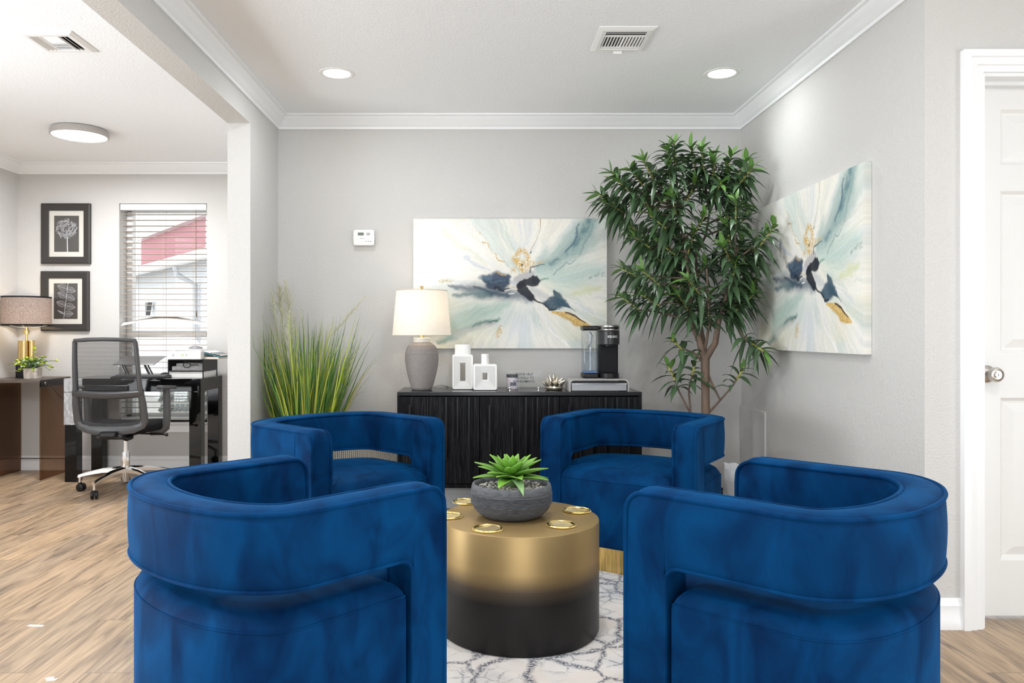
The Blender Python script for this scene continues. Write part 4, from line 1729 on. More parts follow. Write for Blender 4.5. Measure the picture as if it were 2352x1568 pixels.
# lettering bent around the round front: one mesh per word, bent vertex by vertex
lt = text_mesh('lettering', 'KEURIG', 0.0185, LOGO, cm, (0, 0, 0.243), (0, 0, 0), depth=0.0004, sx=1.0, bold=0.0004)
for v in lt.data.vertices:
    x, z, dpt = v.co.x * 0.92 + 0.009, v.co.y, v.co.z
    s_ = max(-0.99, min(0.99, x / 0.062))
    y = -0.0857 * math.sqrt(1 - s_ * s_)
    v.co = (x, y - 0.0006 - dpt, z)
q = MB()
q.box(-0.158, -0.045, 0.0, -0.066, 0.075, 0.030)
q.build('reservoir_base', BLACKP, cm, bevel=0.008, seg=3)
q = MB()
q.box(-0.155, -0.042, 0.030, -0.069, 0.070, 0.282)
q.build('reservoir', mat_glass('tank_plastic', (0.88, 0.90, 0.91)), cm, bevel=0.012, seg=3)
q = MB()
q.box(-0.151, -0.038, 0.033, -0.073, 0.066, 0.150)
q.build('water', mat_glass('tank_water', (0.90, 0.94, 0.97)), cm, bevel=0.010)
q = MB()
q.box(-0.150, -0.037, 0.0315, -0.074, 0.065, 0.040)
q.build('tank_floor', mat('tank_blue', (0.10, 0.22, 0.50), 0.3), cm)
q = MB()
q.tube([(-0.105, 0.02, 0.04), (-0.105, 0.02, 0.27)], 0.006, 10)
q.tube([(-0.118, 0.03, 0.18), (-0.112, -0.02, 0.20), (-0.10, -0.02, 0.25), (-0.108, 0.02, 0.27)], 0.005, 8)
q.build('filter_tube', mat_glass('tube_plastic', (0.72, 0.75, 0.80), 0.2), cm)
q = MB()
q.box(-0.159, -0.046, 0.280, -0.065, 0.076, 0.308)
q.build('reservoir_lid', BLACKP, cm, bevel=0.008, seg=3)

# ------------------------------------------------------------------ paintings
_rs = np.random.RandomState(4)
_LAT = _rs.rand(256, 256)


def vnoise(x, y):
    xi = np.floor(x).astype(int)
    yi = np.floor(y).astype(int)
    fx, fy = x - xi, y - yi
    fx = fx * fx * (3 - 2 * fx)
    fy = fy * fy * (3 - 2 * fy)
    g = lambda a, b: _LAT[a % 256, b % 256]
    return (g(xi, yi) * (1 - fx) + g(xi + 1, yi) * fx) * (1 - fy) + (g(xi, yi + 1) * (1 - fx) + g(xi + 1, yi + 1) * fx) * fy


def fbm(x, y, o=4):
    s, a, t = 0, 0.5, 0
    for k in range(o):
        s = s + a * vnoise(x * 2 ** k + 17.3 * k, y * 2 ** k + 9.1 * k)
        t += a
        a *= 0.5
    return s / t


def painting_colors(nx, ny):
    gx, gy = np.meshgrid(np.linspace(0, 1927, nx), np.linspace(0, 1285, ny))
    X = gx + 48
    Y = gy + 60
    wx = (fbm(X / 120, Y / 120) - 0.5) * 70 + (fbm(X / 30 + 50, Y / 30) - 0.5) * 22
    wy = (fbm(X / 120 + 90, Y / 120 + 31) - 0.5) * 70 + (fbm(X / 30, Y / 30 + 70) - 0.5) * 22
    XW, YW = X + wx, Y + wy
    dx, dy = XW - 1150, YW - 720
    rad = np.sqrt(dx * dx + dy * dy) + 1
    th = np.arctan2(dy, dx)
    lin = lambda c: np.array(srgb(*c))
    img = np.ones((ny, nx, 3)) * lin((232, 229, 220))

    def mix(col, a):
        nonlocal img
        a = np.clip(a, 0, 1)[..., None]
        img = img * (1 - a) + lin(col) * a
    ss = lambda x, a, b: (lambda t: t * t * (3 - 2 * t))(np.clip((x - a) / (b - a), 0, 1))
    ray = fbm(th * 5 + 40, np.log(rad) * 1.2, 4)
    ray2 = fbm(th * 11 + 80, np.log(rad) * 1.0 + 5, 4)
    blob = fbm(X / 420 + 3, Y / 300 + 8, 3)
    mix((203, 212, 206), ss(ray, 0.45, 0.72) * 0.9)
    mix((216, 219, 222), ss(ray2, 0.54, 0.78) * 0.6)
    mix((228, 224, 200), ss(blob, 0.5, 0.8) * 0.6)
    left = np.exp(-(((X - 250) / 420) ** 2 + ((Y - 400) / 330) ** 2))
    mix((244, 244, 241), left * 0.8)
    right = np.exp(-(((X - 1650) / 330) ** 2 + ((Y - 560) / 260) ** 2))
    mix((196, 210, 206), right * (0.35 + 0.5 * ss(ray, 0.4, 0.7)))
    mix((190, 207, 199), np.exp(-(((X - 680) / 420) ** 2 + ((Y - 1000) / 130) ** 2)) * 0.75)
    mix((210, 214, 222), np.exp(-(((X - 1130) / 150) ** 2 + ((Y - 1130) / 190) ** 2)) * 0.6)

    def stroke(pts, ws, col, alpha, soft=0.6, warp=1.0, brk=0.0, bs=18):
        px = X + wx * warp
        py = Y + wy * warp
        best = np.full(X.shape, 1e9)
        for i in range(len(pts) - 1):
            (ax, ay), (bx, by) = pts[i], pts[i + 1]
            vx, vy = bx - ax, by - ay
            t = np.clip(((px - ax) * vx + (py - ay) * vy) / (vx * vx + vy * vy + 1e-9), 0, 1)
            d = np.hypot(px - ax - vx * t, py - ay - vy * t)
            w = ws[i] + (ws[i + 1] - ws[i]) * t
            best = np.minimum(best, d / np.maximum(w, 0.1))
        a = 1 - ss(best, 1 - soft, 1 + soft * 0.5)
        if brk:
            a = a * ss(fbm(X / bs, Y / bs, 3), 0.5 - 0.28 * (1 - brk), 0.5 + 0.12)
        mix(col, a * alpha)

    # broad sweeps
    stroke([(1850, 40), (1740, 200), (1650, 340), (1480, 470), (1300, 560)], [70, 130, 130, 120, 60], (138, 164, 162), 0.85, 1.0)
    stroke([(1790, 90), (1700, 260), (1600, 400), (1420, 500)], [26, 40, 34, 18], (90, 124, 134), 0.75, 1.0, 1.3, 0.15, 60)
    stroke([(1700, 110), (1650, 300), (1560, 400)], [8, 10, 6], (70, 100, 122), 0.8, 0.8, 0.8)
    stroke([(1830, 130), (1740, 330), (1700, 420)], [14, 12, 6], (120, 150, 148), 0.6, 0.9, 1.0)
    stroke([(1330, 620), (1600, 640), (1880, 560)], [90, 150, 90], (186, 206, 200), 0.8, 1.0)
    stroke([(1640, 800), (1760, 765), (1910, 735)], [34, 42, 26], (205, 210, 172), 0.8, 1.0, 1.2)
    stroke([(1790, 660), (1860, 610), (1950, 595)], [10, 14, 18], (110, 135, 128), 0.6, 1.0, 1.4, 0.2)
    stroke([(300, 1290), (420, 1230), (640, 1130), (900, 1050)], [30, 44, 50, 20], (120, 156, 146), 0.75, 1.0, 1.0)
    stroke([(640, 1115), (760, 1085), (880, 1065)], [14, 24, 16], (66, 108, 106), 0.85, 1.0, 0.7)
    stroke([(420, 1130), (700, 990), (1000, 900)], [80, 90, 40], (172, 196, 186), 0.75, 1.0)
    stroke([(470, 1210), (760, 1110), (900, 1080)], [30, 30, 10], (214, 208, 204), 0.6, 0.9)
    stroke([(1400, 1150), (1500, 1240), (1600, 1330)], [8, 12, 12], (245, 244, 240), 0.8, 0.9)
    stroke([(560, 440), (680, 520), (800, 570)], [20, 26, 10], (196, 204, 216), 0.7, 0.9)
    stroke([(360, 200), (520, 330), (760, 500)], [40, 40, 26], (222, 222, 208), 0.7, 0.9)
    # grey smear to the left
    stroke([(400, 735), (640, 765), (900, 790), (1220, 845)], [14, 56, 80, 40], (112, 122, 134), 0.9, 1.0, 1.0)
    stroke([(450, 820), (700, 815), (830, 800)], [24, 46, 30], (100, 126, 132), 0.85, 1.0, 1.0, 0.0)
    stroke([(640, 745), (800, 790), (1000, 800)], [14, 30, 20], (58, 80, 96), 0.8, 1.0, 1.2)
    stroke([(770, 665), (860, 645), (970, 640)], [46, 66, 46], (46, 68, 94), 0.95, 0.6, 1.2)
    stroke([(780, 715), (890, 715), (990, 690)], [40, 62, 40], (44, 64, 88), 0.95, 0.6, 1.2)
    stroke([(800, 690), (900, 680), (960, 672)], [10, 16, 8], (110, 134, 150), 0.5, 1.0, 1.6, 0.4, 10)
    stroke([(850, 745), (1010, 760)], [20, 10], (38, 46, 58), 0.9, 0.6, 1.0)
    stroke([(700, 660), (800, 650)], [16, 34], (96, 122, 140), 0.6, 0.9, 1.0)
    # centre greys
    stroke([(1080, 660), (1170, 630), (1220, 610)], [44, 50, 36], (176, 174, 178), 0.85, 0.5, 0.5)
    stroke([(1040, 690), (1100, 730)], [30, 30], (196, 196, 202), 0.8, 0.6, 0.6)
    stroke([(1230, 770), (1290, 800), (1380, 830)], [40, 46, 26], (192, 194, 196), 0.75, 0.8, 0.6)
    stroke([(1310, 672), (1390, 650)], [12, 8], (104, 148, 130), 0.8, 0.8, 0.6)
    stroke([(1200, 590), (1215, 545), (1360, 515)], [9, 9, 4], (52, 80, 92), 0.85, 0.7, 0.5)
    # dark vein
    stroke([(1262, 686), (1185, 700), (1120, 722)], [56, 46, 34], (38, 42, 52), 0.97, 0.2, 1.1)
    stroke([(1230, 640), (1270, 690)], [16, 40], (44, 48, 58), 0.95, 0.25, 1.1)
    stroke([(1135, 720), (1150, 775), (1205, 835)], [46, 58, 32], (36, 40, 50), 0.97, 0.2, 1.1)
    stroke([(1200, 835), (1270, 870), (1345, 895)], [14, 9, 9], (40, 44, 52), 0.95, 0.5, 0.4)
    stroke([(1390, 895), (1450, 895), (1500, 898), (1565, 930)], [52, 66, 54, 18], (54, 80, 98), 0.95, 0.4, 0.9)
    stroke([(1450, 780), (1490, 830), (1530, 890), (1600, 945)], [16, 42, 48, 12], (58, 84, 100), 0.95, 0.45, 0.8)
    stroke([(1420, 870), (1450, 920)], [22, 16], (112, 136, 138), 0.5, 0.9, 1.2, 0.6, 14)
    stroke([(1355, 900), (1400, 955), (1470, 950)], [10, 14, 10], (34, 42, 52), 0.95, 0.5, 0.5)
    stroke([(1590, 930), (1660, 985)], [8, 3], (60, 76, 86), 0.8, 0.6, 0.3)
    # gold leaf
    gold = (207, 170, 92)
    stroke([(1440, 975), (1540, 1015), (1640, 1060), (1720, 1095), (1800, 1120)], [10, 32, 44, 40, 14], gold, 0.95, 0.35, 0.7)
    stroke([(1480, 985), (1600, 1050), (1760, 1115)], [12, 26, 20], (160, 118, 52), 0.7, 0.9, 1.2, 0.7, 7)
    stroke([(1470, 985), (1600, 1040), (1770, 1110)], [10, 30, 24], (232, 206, 148), 0.8, 0.9, 1.4, 0.75, 6)
    stroke([(1560, 990), (1650, 1020), (1760, 1090)], [6, 9, 4], (42, 42, 46), 0.95, 0.5, 0.3)
    ringx, ringy = 1130, 440
    ra = [(ringx + 62 * math.cos(R(a)), ringy + 62 * math.sin(R(a))) for a in range(0, 361, 30)]
    stroke(ra, [30] * len(ra), gold, 0.95, 0.9, 0.7, 0.2, 12)
    stroke([(1060, 470), (1100, 520), (1120, 560)], [32, 44, 32], gold, 0.85, 0.9, 0.8, 0.12, 12)
    stroke([(1010, 590), (1040, 550), (1060, 590)], [14, 14, 12], gold, 0.8, 0.8, 0.6, 0.2, 10)
    stroke([(1150, 560), (1220, 510), (1350, 492)], [40, 32, 14], gold, 0.8, 0.9, 0.8, 0.1, 12)
    stroke([(735, 300), (785, 305), (830, 385), (868, 405), (890, 470), (960, 485)], [9, 7, 6, 6, 9, 6], (199, 163, 92), 0.9, 0.8, 0.45, 0.12, 8)
    stroke([(920, 1115), (905, 1160), (885, 1220)], [12, 26, 18], gold, 0.9, 0.7, 0.6, 0.05, 10)
    stroke([(870, 608), (960, 612)], [9, 6], (210, 168, 78), 0.95, 0.8, 1.0, 0.1, 8)
    stroke([(985, 720), (1095, 755)], [7, 6], (206, 166, 84), 0.9, 0.8, 1.0, 0.1, 8)
    stroke([(705, 190), (712, 215)], [8, 8], (206, 176, 110), 0.7, 0.8, 0.5)
    stroke([(310, 690), (420, 692)], [20, 24], (190, 180, 150), 0.9, 0.9, 0.8, 0.3, 12)
    stroke([(1313, 55), (1312, 150)], [4, 4], (170, 130, 80), 0.9, 0.5, 0.0)
    stroke([(1312, 150), (1280, 260), (1220, 370)], [2.5, 3, 4], (135, 126, 112), 0.8, 0.8, 0.3)
    stroke([(1222, 385), (1210, 402)], [6, 6], (40, 40, 46), 0.9, 0.5, 0.0)
    stroke([(1132, 512), (1130, 522)], [10, 10], (70, 70, 62), 0.9, 0.5, 0.0)
    stroke([(1435, 612), (1480, 560), (1540, 532), (1560, 502), (1600, 520), (1670, 466)], [4] * 6, (96, 124, 132), 0.8, 0.8, 0.4)
    stroke([(960, 770), (1060, 752)], [7, 5], (228, 222, 216), 0.9, 0.6, 0.2)
    stroke([(1000, 802), (1050, 800)], [6, 6], (236, 232, 230), 0.9, 0.6, 0.2)
    img *= (0.95 + 0.10 * fbm(X / 9, Y / 9, 2))[..., None]
    img *= (0.90 + 0.20 * fbm(th * 34 + 60, np.log(rad) * 2.2, 3))[..., None]
    return np.clip(img, 0, 1)


def painting_mesh(w, h, d, nx=460, ny=310):
    """stretched canvas: the front is a fine grid that carries the paint, wrapped round the sides"""
    col = painting_colors(nx, ny)
    xs_ = np.linspace(-w / 2, w / 2, nx)
    zs_ = np.linspace(h / 2, -h / 2, ny)
    gx, gz = np.meshgrid(xs_, zs_)
    front = np.column_stack([gx.ravel(), np.full(nx * ny, -d), gz.ravel()])
    idx = np.arange(nx * ny).reshape(ny, nx)
    F = np.stack([idx[:-1, :-1], idx[1:, :-1], idx[1:, 1:], idx[:-1, 1:]], -1).reshape(-1, 4)
    bord = np.concatenate([idx[0, :], idx[1:, -1], idx[-1, -2::-1], idx[-2:0:-1, 0]])
    backv = front[bord].copy()
    backv[:, 1] = 0
    nb = len(bord)
    b0 = nx * ny
    S1 = np.stack([bord, np.roll(bord, -1), b0 + (np.arange(nb) + 1) % nb, b0 + np.arange(nb)], -1)
    V = np.vstack([front, backv])
    cc = col.reshape(-1, 3)
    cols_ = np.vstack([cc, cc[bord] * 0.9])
    F = np.vstack([F, S1])
    me = bpy.data.meshes.new('canvas')
    me.from_pydata(V.tolist(), [], F.tolist())
    at = me.color_attributes.new('Col', 'FLOAT_COLOR', 'POINT')
    arr = np.ones((len(V), 4), np.float32)
    arr[:, :3] = cols_
    at.data.foreach_set('color', arr.ravel())
    me.update()
    return me


PAINTM = mat_attr('canvas_paint', 0.6, spec=0.3, bump=0.15, bscale=220)
PWD, PHT = 1.200, 0.803
pm = painting_mesh(PWD, PHT, 0.034)
pm.materials.append(PAINTM)
o = bpy.data.objects.new('abstract_painting', pm)
C.objects.link(o)
o.location = (0.1935, YB - 0.001, 1.3955)
tag(o, 'abstract canvas in cream, teal and gold on the back wall behind the lamp', 'painting', 'two matching abstract canvases')
o2 = o.copy()
C.objects.link(o2)
o2.location = (XR - 0.001, 3.7865, 1.398)
o2.rotation_euler = (0, 0, R(-90))
tag(o2, 'abstract canvas in cream, teal and gold on the right wall beside the leafy tree', 'painting', 'two matching abstract canvases')

# ------------------------------------------------------------------ leafy tree
def cropP(x, y, Y):
    """photo direction (crop of the tree) at depth Y"""
    px, py = 1300 + x / 2.305, 280 + y / 2.305
    return Vector(((px - 1100) * Y / 1755, Y, CAMZ + (768 - py) * Y / 1755))


TY0 = 4.30
TX0 = 1.270
tree = thing('artificial_tree', 'tall indoor tree with drooping narrow green leaves in the corner', 'plant', (TX0, TY0, 0))
org = Vector((TX0, TY0, 0))
BARK = mat('bark', (0.165, 0.115, 0.085), 0.8, var=0.35, vscale=30, bump=0.7, bscale=60, bdist=0.004, stretch=(1, 1, 0.25))
YEL = mat('green_stem', (0.42, 0.40, 0.10), 0.6)
trunk = MB()
limbs = {
    'A': ([(737, 1260), (705, 1150), (655, 1050), (665, 900), (645, 760), (625, 620), (600, 500), (590, 420)], [0, 0, -.02, -.04, -.04, -.02, 0, 0], [22, 17, 14, 12, 11, 9, 7, 4]),
    'B': ([(740, 1250), (790, 1170), (810, 1050), (840, 950), (880, 800), (910, 670)], [0, -.03, -.07, -.12, -.17, -.20], [20, 16, 13, 10, 8, 5]),
    'C': ([(735, 1200), (715, 1080), (690, 900), (690, 700), (740, 600), (760, 480), (740, 380)], [0, .03, .06, .08, .10, .10, .08], [12, 9, 8, 7, 7, 5, 3]),
    'D': ([(735, 1210), (760, 1060), (750, 900), (745, 780)], [0, -.08, -.16, -.22], [9, 6, 5, 4]),
}
nodes = []
base = cropP(740, 1560, TY0) - org
trunk.tube([(0.0, 0.0, 0.2), (base.x * 0.6, 0, 0.45), (base.x, 0, base.z), cropP(738, 1400, TY0) - org, cropP(737, 1255, TY0) - org], [0.026, 0.025, 0.025, 0.023, 0.025], 12)
for nm, (pts, dys, rr) in limbs.items():
    P = [cropP(x, y, TY0 + dy) - org for (x, y), dy in zip(pts, dys)]
    trunk.tube(P, [r / 2.305 / 408 * 1.0 for r in rr], 9)
    for a, b in zip(P[:-1], P[1:]):
        for t in (0, 0.5):
            nodes.append(a.lerp(b, t))
nodes_np = np.array([tuple(n) for n in nodes])
tips = [(575, 105), (540, 130), (720, 135), (790, 190), (960, 200), (985, 245), (410, 200), (340, 250), (235, 265), (270, 310), (165, 380), (200, 420), (470, 275), (540, 220), (640, 215),
        (820, 320), (900, 410), (500, 510), (440, 490), (330, 545), (350, 600), (720, 220), (860, 260), (690, 310), (940, 430), (850, 530), (1110, 545), (1070, 580), (980, 500), (930, 610),
        (480, 630), (540, 750), (290, 775), (400, 785), (560, 810), (745, 750), (800, 690), (915, 825), (900, 750), (1010, 650), (1000, 910), (930, 910), (590, 910), (760, 910), (690, 890),
        (290, 925), (390, 910), (640, 830), (860, 870), (965, 940), (680, 580), (830, 650), (620, 730), (560, 560), (560, 390), (390, 410), (740, 490), (1030, 760), (430, 680), (660, 130), (880, 170), (960, 330), (1020, 830), (520, 880)]
LEAF = mat_attr('tree_leaf', 0.33, spec=0.65)
fol = MB()
rnd = random.Random(21)


def limit(p):
    w = p + org
    w.y = min(w.y, 4.66)
    w.x = min(w.x, 1.53)
    return w - org


def rosette(tip, axis, n, along, Lmin=0.09, Lmax=0.145, young=5):
    axis = axis.normalized()
    e1 = axis.orthogonal().normalized()
    e2 = axis.cross(e1)
    for k in range(n):
        f = k / n                       # 0 at the tip, 1 at the oldest leaf
        a = k * 2.39996 + rnd.uniform(-.3, .3)
        sp_ = R(28 + 62 * f ** 0.55 + rnd.uniform(-8, 8))
        d = axis * math.cos(sp_) + (e1 * math.cos(a) + e2 * math.sin(a)) * math.sin(sp_)
        b = tip - axis * (along * f)
        L = rnd.uniform(Lmin, Lmax) * (0.72 + 0.28 * min(1, 3 * f))
        if k < young:
            g1, g2 = (0.075, 0.165, 0.035), (0.095, 0.20, 0.04)
        else:
            s_ = rnd.uniform(0.7, 1.35)
            g1, g2 = (0.060 * s_, 0.108 * s_, 0.050 * s_), (0.046 * s_, 0.092 * s_, 0.043 * s_)
        tipw = b + d * L + org
        if tipw.x > 1.59 or tipw.y > 4.74 or (tipw.z - 0.5 * L < 0.70 and tipw.y < 4.36):
            continue
        leaf(fol, b, d, L, L * rnd.uniform(0.22, 0.29), (0.12 if k < young else 0.22 + 0.40 * f) + rnd.uniform(0, .22), 0.30, g1, g2, 6, roll=rnd.uniform(-.5, .5))


crown = cropP(640, 620, TY0) - org
for (tx, ty) in tips:
    lim_y = TY0 + 0.30
    px = 1300 + tx / 2.305
    off = rnd.uniform(-0.34, 0.30)
    edge = math.hypot((tx - 640) / 470, (ty - 560) / 480)
    off *= math.sqrt(max(0.08, 1 - min(1, edge) ** 2))
    if tx > 900:
        off -= (tx - 900) / 250 * 0.34
    Yt = TY0 + off
    tip = limit(cropP(tx, ty, Yt) - org)
    below = nodes_np[:, 2] < tip.z - 0.06
    dd = np.linalg.norm(nodes_np - np.array(tuple(tip)), axis=1) + np.where(below, 0, 5.0)
    nd = Vector(nodes_np[int(np.argmin(dd))])
    v = tip - nd
    mid = nd + v * 0.5 + Vector((0, 0, -0.04 * v.length))
    axis = (v.normalized() + Vector((0, 0, 0.35))).normalized()
    pre = tip - axis * 0.13
    stems_pts = [nd, nd.lerp(mid, .6), mid, mid.lerp(pre, .6), pre]
    trunk.tube(stems_pts, [0.006, 0.0055, 0.005, 0.0045, 0.004], 6, cap=False)
    trunk.tube([pre, pre.lerp(tip, .5), tip], [0.0045, 0.004, 0.0025], 6, mi=1)
    rosette(tip, axis, 29, 0.18)
# low side shoots
for pts, dy in (([(742, 1555), (810, 1480), (880, 1400), (950, 1290)], -.08), ([(748, 1330), (790, 1420), (815, 1470)], -.05),
                ([(660, 1545), (600, 1430), (565, 1340), (540, 1290)], .03), ([(660, 1545), (650, 1420), (670, 1330), (688, 1260)], .02),
                ([(720, 1265), (680, 1225), (600, 1190), (560, 1150)], -.06), ([(850, 1010), (910, 1090), (960, 1160), (1050, 1215)], -.30)):
    P = [limit(cropP(x, y, TY0 + dy * (i / 3)) - org) for i, (x, y) in enumerate(pts)]
    if pts[0][0] == 660:
        P = [Vector((-0.02, -0.01, 0.22))] + P
    trunk.tube(P, [0.0075 - 0.0012 * i for i in range(len(P))], 7)
    ax = (P[-1] - P[-2]).normalized()
    if pts[-1] != (815, 1470):
        trunk.tube([P[-1] - ax * 0.09, P[-1]], 0.0062, 7, mi=1)
        rosette(P[-1], ax, 15 if pts[0][0] != 850 else 26, 0.16, 0.09, 0.15, 4)
    else:
        pass
# link the shoot that bends back to the trunk foot shoot
trunk.build('trunk', [BARK, YEL], tree, smooth=1.2)
fol.build('foliage', LEAF, tree, smooth=1.0, colors=True)
q = MB()
q.lathe([(0.080, 0), (0.086, 0.004), (0.105, 0.20), (0.108, 0.215), (0.100, 0.217), (0.098, 0.19)], 36, cap=False)
q.lathe([(0.0001, 0.001), (0.080, 0.001)], 36, cap=False)
q.build('pot', BLACKP, tree)
q = MB()
q.lathe([(0.0001, 0.200), (0.099, 0.196)], 30, cap=False)
q.build('soil', mat('soil', (0.05, 0.035, 0.025), 1.0, bump=0.8, bscale=60, bdist=0.01), tree)

# ------------------------------------------------------------------ ornamental grass
gx_, gy_ = -1.010, 4.47
grass = thing('ornamental_grass', 'tall potted ornamental grass with yellow green blades and pale plumes by the wall end', 'plant', (gx_, gy_, 0))
q = MB()
q.lathe([(0.10, 0), (0.105, 0.004), (0.125, 0.24), (0.128, 0.255), (0.119, 0.257), (0.116, 0.23)], 36, cap=False)
q.lathe([(0.0001, 0.001), (0.10, 0.001)], 36, cap=False)
q.build('pot', mat('grass_pot', (0.09, 0.09, 0.095), 0.6), grass)
q = MB()
q.lathe([(0.0001, 0.238), (0.117, 0.232)], 30, cap=False)
q.build('soil', MATS['soil'], grass)
GRM = mat_attr('grass_blade', 0.45)
q = MB()
rnd = random.Random(8)


def blade(b, az, lean, L, w, arch, c0, c1, seg=9):
    out = Vector((math.cos(az), math.sin(az), 0))
    side = Vector((-math.sin(az), math.cos(az), 0))
    side = Quaternion((0, 0, 1), rnd.uniform(-1.2, 1.2)) @ side
    vs = []
    cs = []
    for i in range(seg + 1):
        t = i / seg
        p = Vector(b) + out * (L * (lean * t + arch * t ** 3 * 0.6)) + Vector((0, 0, 1)) * (L * (t * math.sqrt(max(0.1, 1 - lean * lean)) - arch * 0.55 * t ** 4))
        ww = w * (0.75 + 0.25 * math.sin(PI * t)) * (1 - t ** 3) * 0.5 + 0.0004
        wp = p + Vector((gx_, gy_, 0))
        if wp.y > 4.75:
            p.y -= wp.y - 4.75
        if wp.x < -1.225:
            p.x += -1.225 - wp.x
        if wp.y < 4.26 and p.z < 0.80:
            return None
        if wp.x > -0.50 and p.z < 0.85:
            return None
        if p.y < -0.33:
            p.y = -0.33
        vs += [p - side * ww, p + side * ww]
        cc = tuple(c0[j] + (c1[j] - c0[j]) * t for j in range(3))
        cs += [cc, cc]
    o = len(q.v)
    q.v.extend([tuple(p) for p in vs])
    q.c.extend(cs)
    for i in range(seg):
        a = o + 2 * i
        q.f.append((a, a + 1, a + 3, a + 2))
        q.m.append(0)
    return Vector(vs[-1])


for k in range(680):
    r_ = 0.085 * math.sqrt(rnd.random())
    a = rnd.random() * 2 * PI
    b = (r_ * math.cos(a), r_ * math.sin(a), 0.235)
    az = a + rnd.uniform(-.7, .7)
    t = rnd.random()
    if t < 0.48:
        c0, c1 = (0.05, 0.16, 0.03), (0.07, 0.17, 0.035)
    elif t < 0.9:
        c0, c1 = (0.42, 0.45, 0.03), (0.34, 0.42, 0.07)
    else:
        c0, c1 = (0.50, 0.30, 0.04), (0.45, 0.42, 0.07)
    L = rnd.uniform(0.45, 1.02)
    blade(b, az, rnd.uniform(0.03, 0.36), L, rnd.uniform(0.005, 0.0105), max(0, rnd.gauss(0.06, 0.10)), c0, c1)
for k in range(46):
    az = rnd.uniform(-1.6, 1.0) if k % 3 else rnd.uniform(0, 2 * PI)
    blade((rnd.uniform(-.05, .07), rnd.uniform(-.05, .05), 0.235), az, rnd.uniform(0.25, 0.5), rnd.uniform(0.6, 0.9), 0.003, rnd.uniform(0.3, 0.6), (0.12, 0.19, 0.05), (0.16, 0.17, 0.08), 12)
q.build('blades', GRM, grass, smooth=1.0, colors=True)
q = MB()
rnd = random.Random(9)


def plume(px, py, dY, lx_, ly_, n=60, spread=0.03):
    """feathery seed head along a stalk from the pot"""
    Y = gy_ + dY
    top = Vector(((px - 1100) * Y / 1755, Y, CAMZ + (768 - py) * Y / 1755)) - Vector((gx_, gy_, 0))
    bot = Vector(((lx_ - 1100) * Y / 1755, Y, CAMZ + (768 - ly_) * Y / 1755)) - Vector((gx_, gy_, 0))
    q.tube([(bot.x * 0.2, 0, 0.24), bot * 0.62 + Vector((0, 0, 0.08)), bot, bot.lerp(top, .5), top], [0.002, 0.002, 0.0018, 0.0014, 0.0006], 5, col=(0.30, 0.33, 0.10))
    ax = (top - bot)
    for k in range(n):
        t = (k + 0.5) / n
        p = bot + ax * t
        a = rnd.random() * 2 * PI
        d = (ax.normalized() * 0.8 + Vector((math.cos(a), math.sin(a), rnd.uniform(-.2, .3))) * 0.55).normalized()
        L = spread * (0.4 + 0.9 * math.sin(PI * min(1, t + 0.12)))
        e = p + d * L
        w = e + Vector((gx_, gy_, 0))
        if w.y > 4.75 or w.x < -1.235:
            continue
        q.tube([p, p + d * L * 0.5, e], [0.0011, 0.0016, 0.0003], 4, col=(0.56, 0.55, 0.42))


plume(655, 645, 0.05, 672, 770, 120, 0.06)
plume(640, 650, 0.12, 646, 730, 90, 0.05)
plume(622, 660, -0.05, 632, 735, 36, 0.03)
plume(646, 690, 0.02, 652, 790, 80, 0.04)
plume(664, 715, -0.12, 666, 830, 80, 0.035)
plume(840, 680, 0.0, 752, 780, 80, 0.03)
plume(690, 700, 0.0, 698, 770, 30, 0.02)
q.build('seed_plume', mat_attr('plume', 0.8), grass, smooth=1.0, colors=True)

# ------------------------------------------------------------------ waste bin
wb = thing('waste_bin', 'black waste bin with white plastic liner behind the right hand chairs', 'bin', (1.415, 4.04, 0))
q = MB()
q.lathe([(0.085, 0), (0.088, 0.003), (0.108, 0.345), (0.104, 0.345), (0.086, 0.01)], 32, cap=False)
q.lathe([(0.0001, 0.002), (0.088, 0.002)], 32, cap=False)
q.build('bucket', BLACKP, wb)
q = MB()
rnd = random.Random(2)
n = 48
prof = [(0.080, 0.28), (0.098, 0.34), (0.108, 0.372), (0.114, 0.378), (0.118, 0.36), (0.1175, 0.31), (0.115, 0.25), (0.112, 0.195)]
vs = []
for j, (r_, z) in enumerate(prof):
    for k in range(n):
        a = 2 * PI * k / n
        wob = 0.003 * math.sin(7 * a + j) + 0.003 * math.sin(13 * a - 2 * j) + rnd.uniform(-.001, .001)
        zz = z + (0.012 * math.sin(3 * a + 1) + 0.006 * math.sin(8 * a)) * (1 if j in (2, 3, 7) else 0.5)
        vs.append(((r_ + wob) * math.cos(a), (r_ + wob) * math.sin(a), zz))
fs = [(j * n + k, j * n + (k + 1) % n, (j + 1) * n + (k + 1) % n, (j + 1) * n + k) for j in range(len(prof) - 1) for k in range(n)]
q.add(vs, fs)
lin_ = q.build('liner', mat('white_liner', (0.80, 0.81, 0.83), 0.35, spec=0.5), wb, smooth=1.2)
lin_['label'] = 'crumpled white plastic liner folded over the rim'
q = MB()
for k, a in enumerate((R(222), R(232), R(240))):
    c_, s_ = math.cos(a), math.sin(a)
    M = Matrix.Translation((0.121 * c_, 0.121 * s_, 0.225)) @ Matrix.Rotation(a + PI / 2, 4, 'Z')
    q.box(-0.006, -0.0008, -0.012, -0.002, 0.0008, 0.012, M=M)
    q.box(-0.006, -0.0008, 0.008, 0.007, 0.0008, 0.012, M=M)
q.build('print', mat('blue_print', (0.05, 0.25, 0.65), 0.5), wb)

